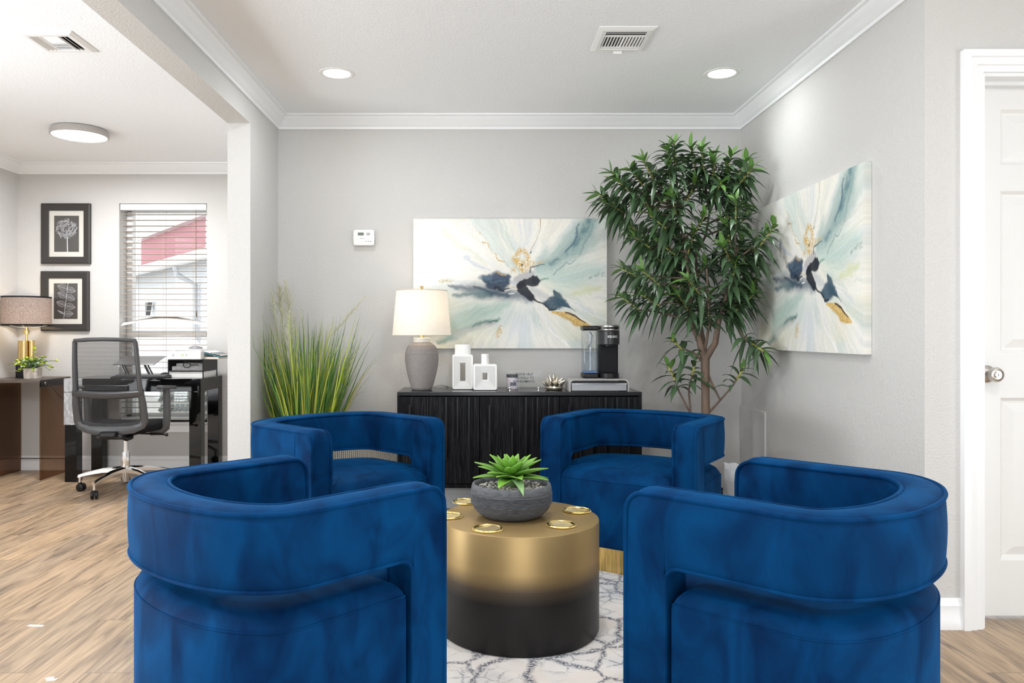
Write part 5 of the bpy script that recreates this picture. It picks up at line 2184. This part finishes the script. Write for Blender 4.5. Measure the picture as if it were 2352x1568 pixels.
# ------------------------------------------------------------------ office: side table
GT = mat('grey_wood_top', (0.115, 0.092, 0.078), 0.5, var=0.45, vscale=4, stretch=(1.5, 40, 40), bump=0.2, bscale=6)
stb = thing('glass_side_table', 'small grey wood side table on smoked brown glass sides by the office corner', 'side table', (-3.655, 5.66, 0))
boxobj('top', (0, 0, 0.722, 0.405, 0.42, 0.747), GT, stb, bevel=0.0015)
boxobj('edge_strip', (0.402, 0.0, 0.690, 0.412, 0.42, 0.738), BLACKP, stb)
boxobj('side_panel', (0.400, 0.0, 0.0, 0.410, 0.42, 0.722), SMOKE, stb)
boxobj('side_panel', (0.0, 0.0, 0.0, 0.010, 0.42, 0.722), SMOKE, stb)
boxobj('stretcher', (0.010, 0.405, 0.095, 0.400, 0.413, 0.100), BLACKP, stb)
q = MB()
q.lathe([(0.012, 0), (0.013, 0.004), (0.010, 0.006), (0.007, 0.004), (0.0001, 0.003)], 20, Matrix.Translation((0.412, 0.05, 0.714)) @ Matrix.Rotation(R(90), 4, 'Y'))
g_ = q.build('grommet', CHROME, stb)
tag(g_, 'round chrome cable grommet', None)
q = MB()
q.tube([(0.418, 0.05, 0.712), (0.43, 0.08, 0.70), (0.445, 0.14, 0.64), (0.45, 0.20, 0.60), (0.455, 0.26, 0.56), (0.455, 0.32, 0.50), (0.43, 0.36, 0.40), (0.42, 0.40, 0.36)], 0.0025, 6)
o = q.build('power_cord', mat('brown_cord', (0.06, 0.04, 0.03), 0.5), stb)

# office lamp
ol = thing('gold_desk_lamp', 'lit desk lamp with dark drum shade and gold column base by the office corner', 'table lamp', (-3.493, 5.90, 0.747))
q = MB()
q.box(-0.06, -0.045, 0, 0.06, 0.045, 0.10)
q.build('foot', MATT, ol, bevel=0.004)
q = MB()
for x, y, r_ in ((-0.040, 0, 0.024), (0.040, 0, 0.024), (0, -0.032, 0.026), (0, 0.032, 0.026)):
    q.lathe([(r_, 0.10), (r_, 0.284), (r_ - 0.002, 0.286), (0.0001, 0.286)], 24, Matrix.Translation((x, y, 0)))
q.build('column', mat('lamp_gold', (0.72, 0.52, 0.22), 0.25, 1.0), ol, smooth=0.5)
q = MB()
q.lathe([(0.009, 0.285), (0.009, 0.335), (0.020, 0.337), (0.020, 0.365), (0.012, 0.368), (0.012, 0.39), (0.0001, 0.39)], 20)
q.build('stem', BRASS, ol)
DSH = mat_shade('dark_shade_cloth', (0.48, 0.40, 0.37), 0.42, fabric=(620, 620, 70), dark=0.45)
q = MB()
q.lathe([(0.170, 0.405), (0.170, 0.622)], 64, cap=False)
s2 = q.build('shade', DSH, ol)
q = MB()
for (z0, z1) in ((0.402, 0.413), (0.614, 0.625)):
    q = MB()
    q.lathe([(0.1712, z0), (0.1712, z1)], 64, cap=False)
    q.build('shade_band', BLACKF, s2)
q = MB()
for a in (0.2, 0.2 + 2 * PI / 3, 0.2 + 4 * PI / 3):
    q.tube([(0.012 * math.cos(a), 0.012 * math.sin(a), 0.388), (0.06 * math.cos(a), 0.06 * math.sin(a), 0.386), (0.168 * math.cos(a), 0.168 * math.sin(a), 0.408)], 0.002, 6)
q.build('shade_spider', WHITEP, ol)
q = MB()
q.ball((0, 0, 0.46), 0.028, 14, (1, 1, 1.2))
q.build('bulb', MATS['warm_bulb'], ol)
point('office_lamp_light', (0, 0, 0.46), 13, (1.0, 0.74, 0.48), 0.03, ol)

# small eucalyptus plant
ep = thing('small_potted_plant', 'small green leafy plant in pale square pot on the glass side table', 'potted plant', (-3.372, 5.775, 0.747))
q = MB()
vs = [(-0.044, -0.044, 0), (0.044, -0.044, 0), (0.044, 0.044, 0), (-0.044, 0.044, 0), (-0.047, -0.047, 0.080), (0.047, -0.047, 0.080), (0.047, 0.047, 0.080), (-0.047, 0.047, 0.080),
      (-0.041, -0.041, 0.080), (0.041, -0.041, 0.080), (0.041, 0.041, 0.080), (-0.041, 0.041, 0.080), (-0.040, -0.040, 0.068), (0.040, -0.040, 0.068), (0.040, 0.040, 0.068), (-0.040, 0.040, 0.068)]
fs = [(3, 2, 1, 0), (12, 13, 14, 15)]
for j in range(3):
    for k in range(4):
        fs.append((j * 4 + k, j * 4 + (k + 1) % 4, j * 4 + 4 + (k + 1) % 4, j * 4 + 4 + k))
q.add(vs, fs)
q.build('pot', mat('stone_pot', (0.60, 0.54, 0.48), 0.8, var=0.12, vscale=40), ep, bevel=0.003)
q = MB()
lf = MB()
rnd = random.Random(14)
for k in range(34):
    az = k * 2.39996
    el = R(rnd.uniform(8, 85))
    L = rnd.uniform(0.09, 0.17)
    if k == 3:
        az, el, L = 0.1, R(28), 0.20
    if k == 4:
        az, el, L = 3.2, R(22), 0.18
    if k == 5:
        az, el, L = 1.5, R(85), 0.20
    d = Vector((math.cos(az) * math.cos(el), math.sin(az) * math.cos(el), math.sin(el)))
    if d.y > 0:
        d.y *= 0.25
    pts = [Vector((0.012 * math.cos(az), 0.012 * math.sin(az), 0.07)) + d * (L * t) + Vector((0, 0, 0.02 * math.sin(PI * t) - 0.035 * t * t)) for t in (0, .25, .5, .75, 1)]
    q.tube(pts, 0.0013, 5)
    for j in range(11):
        t = 0.18 + 0.82 * j / 10
        i0 = min(3, int(t * 4))
        p = pts[i0].lerp(pts[i0 + 1], t * 4 - i0)
        a = j * 1.9 + k
        dd = (d * 0.5 + Vector((math.cos(a), math.sin(a), rnd.uniform(-.2, .6))) * 0.8).normalized()
        if t > 0.72:
            c_ = (0.42, 0.52, 0.03)
        else:
            g_ = rnd.uniform(0.7, 1.4)
            c_ = (0.20 * g_, 0.29 * g_, 0.16 * g_)
        leaf(lf, p, dd, rnd.uniform(0.020, 0.030), rnd.uniform(0.016, 0.022), 0.1, 0.15, c_, tuple(x * 1.15 for x in c_), 4)
q.build('stems', mat('thin_stem', (0.12, 0.16, 0.05), 0.6), ep)
lf.build('leaves', mat_attr('euca_leaf', 0.6), ep, smooth=1.0, colors=True)


# ------------------------------------------------------------------ framed botanical prints
FRM = mat('dark_frame', (0.030, 0.027, 0.025), 0.5, bump=0.3, bscale=3, stretch=(8, 200, 200))
MATB = mat('cream_mount', (0.72, 0.70, 0.64), 0.9)
PRB = mat('print_black', (0.055, 0.05, 0.046), 0.5)
CHALK = mat('chalk_white', (0.62, 0.62, 0.66), 0.9)
FGL = mat_glass('picture_glass', (0.99, 0.99, 0.99))


def framed(name, label, x0, z0, x1, z1):
    w, h = x1 - x0, z1 - z0
    t = thing(name, label, 'picture', ((x0 + x1) / 2, YO - 0.001, z0), 0, 'framed botanical prints')
    b = 0.056
    q = MB()
    prof = [(0, 0), (0, 0.022), (0.012, 0.026), (b - 0.010, 0.018), (b, 0.014), (b, 0.0)]
    cor = [(-w / 2, 0, 1, 1), (w / 2, 0, -1, 1), (w / 2, h, -1, -1), (-w / 2, h, 1, -1)]
    vs = [(x + dx * o, -hh_, z + dz * o) for (x, z, dx, dz) in cor for (o, hh_) in prof]
    k = len(prof)
    fs = []
    for i in range(4):
        j = (i + 1) % 4
        for a in range(k):
            c_ = (a + 1) % k
            fs.append((i * k + a, i * k + c_, j * k + c_, j * k + a))
    q.add(vs, fs)
    q.build('frame', FRM, t, smooth=0.4, recalc=True)
    boxobj('mount', (-w / 2 + b - 0.004, -0.006, b - 0.004, w / 2 - b + 0.004, -0.001, h - b + 0.004), MATB, t)
    m = 0.040
    pr = (-w / 2 + b + m, -0.0066, b + m, w / 2 - b - m, -0.0062, h - b - m)
    p = boxobj('print', pr, PRB, t)
    boxobj('glass', (-w / 2 + b - 0.003, -0.0115, b - 0.003, w / 2 - b + 0.003, -0.0100, h - b + 0.003), FGL, t)
    return t, p, w, h, pr


def ribbon(q, pts, w):
    """thin chalk stroke lying on the print"""
    P = [Vector((x, 0, z)) for x, z in pts]
    n = len(P)
    vs = []
    for i in range(n):
        d = (P[min(i + 1, n - 1)] - P[max(0, i - 1)])
        if d.length < 1e-9:
            d = Vector((1, 0, 0))
        d.normalize()
        s_ = Vector((d.z, 0, -d.x))
        ww = (w if not isinstance(w, list) else w[i]) / 2
        vs += [P[i] - s_ * ww, P[i] + s_ * ww]
    vs = [(v.x, -0.0069, v.z) for v in vs]
    q.add(vs, [(2 * i, 2 * i + 1, 2 * i + 3, 2 * i + 2) for i in range(n - 1)])


t, p, w, h, pr = framed('framed_print', 'upper framed print of a white shaggy flower head on black', -3.483, 1.643, -3.093, 2.123)
q = MB()
rnd = random.Random(6)
cx_, cz_ = 0.0, pr[2] + (pr[5] - pr[2]) * 0.65
ribbon(q, [(0.004 + 0.004 * t_, cz_ - 0.03 - (cz_ - 0.03 - pr[2]) * t_) for t_ in (0, .3, .6, 1)], [0.006, 0.007, 0.008, 0.009])
for k in range(190):
    a = rnd.random() * 2 * PI
    r0_ = 0.088 * math.sqrt(rnd.uniform(0.0, 0.85))
    L = rnd.uniform(0.025, 0.06)
    cur = rnd.choice([-1, 1]) * rnd.uniform(10, 28)
    ang = a + PI / 2 + rnd.uniform(-.5, .5)
    x, z = cx_ + r0_ * math.cos(a), cz_ + r0_ * 0.92 * math.sin(a)
    pts = []
    for i in range(6):
        pts.append((max(pr[0] + 0.003, min(pr[3] - 0.003, x)), max(pr[2] + 0.003, min(pr[5] - 0.003, z))))
        ang += cur * L / 6
        x += math.cos(ang) * L / 6
        z += math.sin(ang) * L / 6
        if math.hypot(x - cx_, z - cz_) > 0.094:
            break
    if len(pts) > 2:
        n_ = len(pts)
        ribbon(q, pts, [0.0004 + 0.0020 * math.sin(PI * i / (n_ - 1)) for i in range(n_)])
q.build('flower_drawing', CHALK, t, smooth=0)
t, p, w, h, pr = framed('framed_print', 'lower framed print of a white leaf sprig on black beside the gold lamp', -3.486, 1.108, -3.104, 1.584)
q = MB()
pw, ph = pr[3] - pr[0], pr[5] - pr[2]
P2 = lambda u, v: (pr[0] + u * pw, pr[5] - v * ph)
ribbon(q, [P2(0.60, 0.0), P2(0.55, 0.3), P2(0.48, 0.65), P2(0.42, 0.99)], 0.0035)
for (u, v, du, dv, s_) in ((0.56, 0.16, -0.40, -0.10, 1), (0.56, 0.15, 0.36, 0.08, 1), (0.53, 0.38, -0.36, -0.12, 1), (0.53, 0.36, 0.36, 0.10, 1),
                           (0.48, 0.62, -0.36, -0.10, 1), (0.48, 0.62, 0.42, 0.06, 1), (0.44, 0.86, -0.28, -0.10, 0.35), (0.44, 0.86, 0.38, -0.01, 1)):
    A, B = Vector(P2(u, v)), Vector(P2(u + du, v + dv))
    d = B - A
    nn = Vector((-d.y, d.x)).normalized()
    for sg_ in (-1, 1):
        ribbon(q, [tuple(A + d * t_ + nn * (sg_ * 0.40 * d.length * math.sin(PI * t_ ** 0.8) * 0.8 * s_)) for t_ in [i / 10 for i in range(11)]], 0.0018)
        for j in range(2, 9):
            t_ = j / 10
            e_ = A + d * min(1, t_ + 0.12) + nn * (sg_ * 0.30 * d.length * math.sin(PI * t_ ** 0.8) * 0.8 * s_)
            ribbon(q, [tuple(A + d * t_), tuple(e_)], 0.0011)
    ribbon(q, [tuple(A), tuple(B)], 0.0016)
q.build('sprig_drawing', CHALK, t, smooth=0)

# ------------------------------------------------------------------ black desk
DKX0, DKX1, DKY0, DKY1, DKZ = -3.03, -2.035, 5.59, 6.055, 0.757
desk = thing('black_desk', 'glossy black parsons desk under the office window', 'desk', (DKX0, DKY0, 0))
dw_, dd_ = DKX1 - DKX0, DKY1 - DKY0
q = MB()
q.box(0, 0, DKZ - 0.095, dw_, dd_, DKZ)
q.build('desktop', BLACKG, desk, bevel=0.002)
for (x, y) in ((0, 0), (dw_ - 0.085, 0), (0, dd_ - 0.085), (dw_ - 0.085, dd_ - 0.085)):
    boxobj('leg', (x, y, 0, x + 0.085, y + 0.085, DKZ - 0.095), BLACKG, desk, bevel=0.002)
boxobj('drawer_front', (0.30, -0.004, DKZ - 0.085, 0.70, 0.0, DKZ - 0.012), BLACKG, desk, bevel=0.002)
FOIL = mat('silver_film', (0.52, 0.53, 0.55), 0.28, 0.85, bump=0.5, bscale=22, bdist=0.008)
q = MB()
q.box(-0.006, -0.006, DKZ - 0.099, 0.13, 0.07, DKZ + 0.0006)
f_ = q.build('protective_film', FOIL, desk, bevel=0.004)
f_['label'] = 'crumpled silver film wrapped over the left corner'
q = MB()
q.box(-0.004, -0.005, 0.42, 0.075, 0.0, DKZ - 0.10)
q.build('film_strip', FOIL, desk)
LDZ = DKZ

# laptop stand with arms
ls = thing('laptop_stand', 'silver folding laptop stand behind the office chair back', 'stand', (-2.60, 5.78, LDZ))
q = MB()
q.box(-0.13, 0.02, 0.0, 0.10, 0.22, 0.008)
q.build('base_plate', mat('stand_grey', (0.30, 0.30, 0.31), 0.35, 0.8), ls, bevel=0.002)
for x in (-0.12, 0.06):
    q = MB()
    q.tube([(x + 0.03, 0.05, 0.012), (x - 0.03, 0.10, 0.085)], 0.010, 10)
    q.tube([(x + 0.05, 0.06, 0.012), (x - 0.01, 0.11, 0.085)], 0.006, 8)
    q.box(x - 0.05, 0.0, 0.080, x - 0.008, 0.02, 0.092)
    q.build('arm', CHROME, ls)
q = MB()
q.box(-0.17, 0.0, -0.004, 0.14, 0.23, 0.004, M=Matrix.Translation((0, 0, 0.095)) @ Matrix.Rotation(R(14), 4, 'X'))
q.build('tray', mat('stand_tray', (0.38, 0.38, 0.39), 0.35, 0.7), ls, bevel=0.002)

kb = thing('keyboard', 'black computer keyboard on the black desk', 'keyboard', (-2.50, 5.598, LDZ), R(1))
q = MB()
q.add([(-0.20, 0, 0), (0.20, 0, 0), (0.20, 0.12, 0), (-0.20, 0.12, 0), (-0.20, 0, 0.012), (0.20, 0, 0.012), (0.20, 0.12, 0.024), (-0.20, 0.12, 0.024)],
      [(3, 2, 1, 0), (4, 5, 6, 7), (0, 1, 5, 4), (1, 2, 6, 5), (2, 3, 7, 6), (3, 0, 4, 7)])
q.build('case', BLACKP, kb, smooth=0, bevel=0.002)
q = MB()
for r_ in range(5):
    for k in range(17):
        y = 0.010 + r_ * 0.021
        z = 0.0125 + r_ * 0.0021
        q.box(-0.19 + k * 0.0225, y, z, -0.171 + k * 0.0225, y + 0.017, z + 0.006)
q.build('keys', GREYP, kb, bevel=0.001)
mo = MB()
mo.ball((0, 0, 0.013), 0.032, 14, (1, 1.7, 0.55))
tag(mo.build('pen_rest', BLACKP, None, loc=(-2.395, 5.83, LDZ + 0.005)), 'small black rounded holder behind the keyboard', 'desk accessory')

ty_ = thing('letter_tray', 'black wire mesh letter tray on the right end of the desk', 'tray', (-2.065, 5.72, LDZ))
q = MB()
for z in (0.050, 0.132):
    q.tube([(-0.26, 0, z), (0, 0, z), (0, 0.30, z), (-0.26, 0.30, z)], 0.004, 8, closed=True)
for (x, y) in ((-0.26, 0), (0, 0), (0, 0.30), (-0.26, 0.30)):
    q.tube([(x, y, 0.0), (x, y, 0.134)], 0.0045, 8)
q.build('wire_frame', BLACKP, ty_)
q = MB()
q.box(-0.26, 0, 0.046, 0, 0.30, 0.050)
q.build('tray_floor', BLACKP, ty_)
q = MB()
WM = mat('mesh_side', (0.03, 0.03, 0.03), 0.6)
q.box(-0.001, 0.0, 0.05, 0.001, 0.30, 0.132)
q.box(-0.26, 0.298, 0.05, 0, 0.300, 0.132)
q.box(-0.261, 0, 0.05, -0.259, 0.30, 0.132)
q.build('mesh_wall', WM, ty_)
PAP = mat('paper', (0.82, 0.82, 0.80), 0.8)
ps = boxobj('paper_stack', (-2.325, 5.725, LDZ, -2.07, 6.0, LDZ + 0.044), PAP, bevel=0.001)
tag(ps, 'white paper stack under the black mesh tray', 'papers')
pc = MB()
pc.box(-0.24, 0.02, 0.0515, -0.01, 0.28, 0.085)
pc.box(-0.22, 0.05, 0.0855, -0.02, 0.28, 0.105)
tag(pc.build('document_pile', mat('grey_docs', (0.45, 0.45, 0.45), 0.7, var=0.4, vscale=30, stretch=(1, 1, 8)), None, loc=(-2.065, 5.72, LDZ)), 'grey documents lying inside the mesh tray', 'papers')
sc_ = MB()
sc_.tube([(0.02 * math.cos(a) * 1.4, 0, 0.02 * math.sin(a)) for a in [2 * PI * k / 20 for k in range(20)]], 0.003, 6, closed=True)
sc_.tube([(0.03, 0, 0), (0.06, 0, 0.002), (0.09, 0, 0.0)], 0.003, 6)
tag(sc_.build('scissors', BLACKP, None, loc=(-2.19, 5.728, LDZ + 0.095)), 'black handled scissors lying in the mesh tray', 'scissors')

bx = thing('printer_paper_box', 'white box with lime green cross logo on top of the tray', 'box', (-2.190, 5.70, LDZ + 0.137))
q = MB()
q.box(-0.135, 0.0, 0.0, 0.115, 0.28, 0.062)
q.build('carton', mat('white_carton', (0.80, 0.80, 0.79), 0.5), bx, bevel=0.002)
GTX = mat('grey_ink', (0.35, 0.35, 0.36), 0.6)
LIM = mat('lime_ink', (0.42, 0.70, 0.02), 0.6)
text_mesh('logo', 'X', 0.026, LIM, bx, (-0.022, -0.0006, 0.032), (R(90), 0, 0), depth=0.0004, sx=1.3, label='lime green cross')
text_mesh('small_print', 'EE', 0.016, GTX, bx, (0.008, -0.0006, 0.033), (R(90), 0, 0), depth=0.0003)
q = MB()
for b in ((-0.098, -0.0012, 0.024, -0.083, 0, 0.026), (-0.098, -0.0012, 0.038, -0.083, 0, 0.040), (-0.098, -0.0012, 0.024, -0.0965, 0, 0.040), (-0.0845, -0.0012, 0.024, -0.083, 0, 0.040), (-0.094, -0.0012, 0.031, -0.087, 0, 0.033)):
    q.box(*b)
q.build('square_mark', GTX, bx)
q = MB()
q.box(-0.105, 0.02, 0.0625, 0.11, 0.27, 0.069)
q.box(-0.09, 0.01, 0.0692, 0.10, 0.25, 0.075, M=Matrix.Rotation(R(3), 4, 'Z'))
o = q.build('loose_papers', PAP, None, loc=(-2.190, 5.70, LDZ + 0.137))
tag(o, 'loose white papers on top of the white box under the mouse', 'papers')
mg = thing('magazine_stack', 'folded magazines sticking out to the right of the white box', 'magazine', (-2.04, 5.76, LDZ + 0.137))
q = MB()
q.box(-0.03, 0, -0.003, 0.10, 0.24, 0.003, M=Matrix.Translation((0, 0, 0.052)) @ Matrix.Rotation(R(14), 4, 'Y'))
q.build('magazine', PAP, mg)
q = MB()
q.box(-0.03, 0, -0.003, 0.09, 0.24, 0.003, M=Matrix.Translation((0, 0, 0.042)) @ Matrix.Rotation(R(16), 4, 'Y'))
q.build('blue_folder', mat('teal_folder', (0.05, 0.22, 0.28), 0.6), mg)
q = MB()
q.box(-0.03, 0, 0.0, 0.075, 0.24, 0.016)
q.build('paper_wad', mat('cream_paper', (0.72, 0.66, 0.58), 0.8), mg)
q = MB()
for k in range(9):
    x = 0.02 + k * 0.008
    q.box(x, -0.0005, -0.0028, x + rnd.uniform(0.002, 0.006), 0.23, 0.0036, M=Matrix.Translation((0, 0, 0.052)) @ Matrix.Rotation(R(14), 4, 'Y'))
q.build('magazine_print', mat('dark_print', (0.10, 0.10, 0.10), 0.6), mg)
ms = MB()
ms.ball((0, 0, 0.0), 0.034, 16, (1.7, 1, 0.62))
for i, v in enumerate(ms.v):
    if v[2] < 0:
        ms.v[i] = (v[0], v[1], v[2] * 0.1)
o = ms.build('computer_mouse', mat('mouse_grey', (0.20, 0.20, 0.21), 0.35), None, smooth=1.0, loc=(-2.150, 5.80, LDZ + 0.137 + 0.079))
tag(o, 'grey computer mouse resting on the papers on the white box', 'mouse')

# trailing black cable on the window sill
q = MB()
q.tube([(-2.66, 6.09, 0.392), (-2.5, 6.085, 0.390), (-2.36, 6.085, 0.3895), (-2.25, 6.085, 0.394), (-2.19, 6.085, 0.43)], 0.004, 6)
tag(q.build('black_cable', BLACKP), 'thin black cable lying along the office window sill', 'cable')

# ------------------------------------------------------------------ office chair
oc = thing('office_chair', 'grey and black mesh back office chair with chrome star base', 'office chair', (-2.45, 5.30, 0), R(2))
MESHM = mat_weave_mesh()


def bp(u, z):
    """point on the back plane: u across, z up; leans to the viewer at the top, curved round the sitter"""
    t = (z - 0.42) / 0.64
    y = -0.235 - 0.105 * t - 0.05 * math.sin(PI * max(0, min(1, t))) * 0.35 + 0.05 * (u / 0.23) ** 2 * 0.6
    return Vector((u, y, z))


def half_w(z):
    return float(np.interp(z, [0.42, 0.50, 0.62, 0.74, 0.90, 1.06], [0.200, 0.240, 0.238, 0.222, 0.214, 0.204]))


q = MB()
outl = []
zs_ = [0.455, 0.50, 0.56, 0.62, 0.68, 0.74, 0.80, 0.86, 0.92, 0.98, 1.03]
for z in zs_:
    outl.append(bp(half_w(z), z))
outl += [bp(0.195, 1.052), bp(0.10, 1.060), bp(0, 1.062), bp(-0.10, 1.060), bp(-0.195, 1.052)]
for z in reversed(zs_):
    outl.append(bp(-half_w(z), z))
outl += [bp(-0.15, 0.425), bp(-0.07, 0.414), bp(0, 0.412), bp(0.07, 0.414), bp(0.15, 0.425)]
FRG = mat('frame_grey', (0.058, 0.059, 0.063), 0.36)
# flat section frame: wide across, thin in depth
n = len(outl)
cen = Vector((0, 0, 0.72))
vs = []
for i in range(n):
    p = outl[i]
    t = (outl[(i + 1) % n] - outl[i - 1]).normalized()
    inn = t.cross(Vector((0, -1, 0))).normalized()
    if inn.dot(Vector((0, 0, 0.72)) - Vector((p.x, 0, p.z))) < 0:
        inn = -inn
    w = float(np.interp(p.z, [0.41, 0.44, 0.50, 0.62, 0.74, 1.0, 1.06], [0.075, 0.070, 0.052, 0.044, 0.030, 0.024, 0.026]))
    dn = Vector((0, 1, 0))
    for (a, b) in ((0, -0.012), (0.25, -0.017), (0.8, -0.014), (1, -0.004), (1, 0.008), (0.5, 0.014), (0, 0.010)):
        vs.append(p + inn * (w * a) + dn * b)
k = 7
fs = []
for i in range(n):
    j = (i + 1) % n
    for a in range(k):
        b = (a + 1) % k
        fs.append((i * k + a, i * k + b, j * k + b, j * k + a))
q.add(vs, fs)
q.build('back_frame', FRG, oc, smooth=0.9, recalc=True)
q = MB()
xs_ = [i / 10 * 2 - 1 for i in range(11)]
zs2 = [0.47 + 0.58 * j / 12 for j in range(13)]
vs = [bp(u * (half_w(z) - 0.012), z) for z in zs2 for u in xs_]
fs = [(j * 11 + i, j * 11 + i + 1, j * 11 + 12 + i, j * 11 + 11 + i) for j in range(12) for i in range(10)]
q.add(vs, fs)
o = q.build('mesh_panel', MESHM, oc, smooth=1.0)
q = MB()
for (z0, z1, dpt) in ((0.655, 0.705, 0.016),):
    vs = []
    for u in xs_:
        for (z, off) in ((z0, 0.0), (z0 + 0.012, -dpt), (z1 - 0.012, -dpt), (z1, 0.0), (z1, 0.008), (z0, 0.008)):
            vs.append(bp(u * half_w((z0 + z1) / 2), z - 0.012 * math.cos(u * PI / 2) + 0.012) + Vector((0, off, 0)))
    k = 6
    fs = []
    for i in range(10):
        for a in range(k):
            b = (a + 1) % k
            fs.append((i * k + a, i * k + b, i * k + k + b, i * k + k + a))
    q.add(vs, fs)
q.build('lumbar_bar', FRG, oc, smooth=0.9, recalc=True)
q = MB()
q.box(-0.145, -0.006, -0.022, 0.145, 0.018, 0.022, M=Matrix.Translation(bp(-0.01, 0.725) + Vector((0, 0.03, 0.0))))
q.build('lumbar_pad', BLACKP, oc, bevel=0.012, seg=3)
q = MB()
ov = []
for k in range(40):
    a = 2 * PI * k / 40
    ca, sa = math.cos(a), math.sin(a)
    ov.append((0.245 * math.copysign(abs(ca) ** 0.55, ca), 0.02 + 0.245 * math.copysign(abs(sa) ** 0.55, sa)))
vs = []
lv = [(0.90, 0.418), (0.98, 0.425), (1.0, 0.445), (0.985, 0.468), (0.93, 0.482), (0.6, 0.486), (0.2, 0.482)]
for (f, z) in lv:
    for (x, y) in ov:
        vs.append((x * f, y * f, z - (0.02 * max(0, (y - 0.15) / 0.12) if y > 0.15 else 0)))
k = 40
fs = [(j * k + i, j * k + (i + 1) % k, j * k + k + (i + 1) % k, j * k + k + i) for j in range(len(lv) - 1) for i in range(k)]
fs += [tuple(range((len(lv) - 1) * k, len(lv) * k)), tuple(range(k - 1, -1, -1))]
q.add(vs, fs)
q.build('seat', BLACKF, oc, smooth=1.0, recalc=True)
q = MB()
q.box(-0.09, -0.26, 0.385, 0.09, 0.10, 0.420)
q.box(-0.055, -0.29, 0.40, 0.055, -0.20, 0.44)
q.build('mechanism', BLACKP, oc, bevel=0.012, seg=3)
q = MB()
q.tube([(0.05, 0.0, 0.395), (0.22, 0.0, 0.39), (0.27, 0.0, 0.385)], 0.006, 8)
q.ball((0.28, 0, 0.384), 0.012, 10)
q.build('lever', BLACKP, oc)
q = MB()
q.tube([(0.07, -0.22, 0.40), (0.09, -0.20, 0.385), (0.10, -0.15, 0.39)], 0.018, 10)
q.build('tension_knob', BLACKP, oc)
for s_ in (-1, 1):
    q = MB()
    q.tube([(0.16 * s_, 0.02, 0.405), (0.23 * s_, 0.03, 0.405), (0.262 * s_, 0.03, 0.43), (0.272 * s_, 0.03, 0.50), (0.274 * s_, 0.02, 0.66), (0.270 * s_, 0.02, 0.70)], [0.020, 0.020, 0.020, 0.019, 0.018, 0.018], 10, flat=1.4)
    a_ = q.build('arm_post', GREYP, oc, smooth=1.2)
    q = MB()
    pts = []
    for k in range(24):
        a = 2 * PI * k / 24
        ca, sa = math.cos(a), math.sin(a)
        pts.append((0.040 * math.copysign(abs(ca) ** 0.6, ca), 0.125 * math.copysign(abs(sa) ** 0.6, sa)))
    q.prism(pts, 0, 0.024, Matrix.Translation((0.270 * s_, 0.03, 0.700)) @ Matrix.Rotation(R(-4), 4, 'X'))
    q.build('arm_pad', GREYP, a_, bevel=0.007, seg=3)
q = MB()
q.lathe([(0.016, 0.27), (0.016, 0.40)], 20)
q.build('gas_cylinder', CHROME, oc)
q = MB()
q.lathe([(0.024, 0.06), (0.026, 0.07), (0.027, 0.17), (0.028, 0.175), (0.028, 0.26), (0.026, 0.27), (0.016, 0.272)], 24)
q.build('hub', CHROME, oc)
for k in range(5):
    a = R(39 + 72 * k)
    d = Vector((math.cos(a), math.sin(a), 0))
    q = MB()
    s_ = Vector((-d.y, d.x, 0))
    sec = [(0.025, 0.150, 0.022, 0.040), (0.15, 0.142, 0.017, 0.030), (0.26, 0.120, 0.013, 0.022), (0.315, 0.104, 0.012, 0.020)]
    vs = []
    for (r_, z, hw, th_) in sec:
        for (a1, b1) in ((-1, -1), (1, -1), (1, 0.4), (0.5, 1), (-0.5, 1), (-1, 0.4)):
            vs.append(d * r_ + s_ * (hw * a1) + Vector((0, 0, z + th_ / 2 * b1)))
    fs = [(i * 6 + b, i * 6 + (b + 1) % 6, i * 6 + 6 + (b + 1) % 6, i * 6 + 6 + b) for i in range(3) for b in range(6)]
    fs += [tuple(range(5, -1, -1)), tuple(range(18, 24))]
    q.add(vs, fs)
    q.lathe([(0.009, 0.060), (0.009, 0.10)], 12, Matrix.Translation(d * 0.305))
    lg = q.build('leg', CHROME, oc, smooth=0.6, recalc=True)
    q = MB()
    M0 = Matrix.Translation(d * 0.305 + Vector((0, 0, 0.028))) @ Matrix.Rotation(a * 1.7 + 0.6, 4, 'Z')
    for y in (-0.013, 0.013):
        q.lathe([(0.0001, -0.009), (0.022, -0.009), (0.027, -0.006), (0.027, 0.006), (0.022, 0.009), (0.0001, 0.009)], 20,
                M0 @ Matrix.Translation((0.010, y, 0)) @ Matrix.Rotation(R(90), 4, 'X'), cap=False)
    q.box(-0.012, -0.006, 0.0, 0.012, 0.006, 0.034, M=M0)
    q.build('caster', BLACKP, lg)

# ------------------------------------------------------------------ scraps on the floor
for (x, y, pts, lab) in ((-1.643, 2.833, [(-0.030, -0.004), (0.028, -0.008), (0.032, 0.003), (-0.026, 0.010)], 'narrow white paper scrap lying on the wood floor near the left edge'),
                         (-1.341, 2.394, [(-0.020, 0.004), (-0.004, -0.014), (0.018, -0.010), (0.022, 0.004), (0.006, 0.002), (0.004, 0.016), (-0.012, 0.014)], 'torn white paper scrap on the wood floor beside the near left chair')):
    q = MB()
    q.prism(pts, 0.0, 0.0015)
    o = q.build('paper_scrap', PAP, None, loc=(x, y, 0.0002), smooth=0)
    tag(o, lab, 'paper scrap', 'paper scraps on the floor')
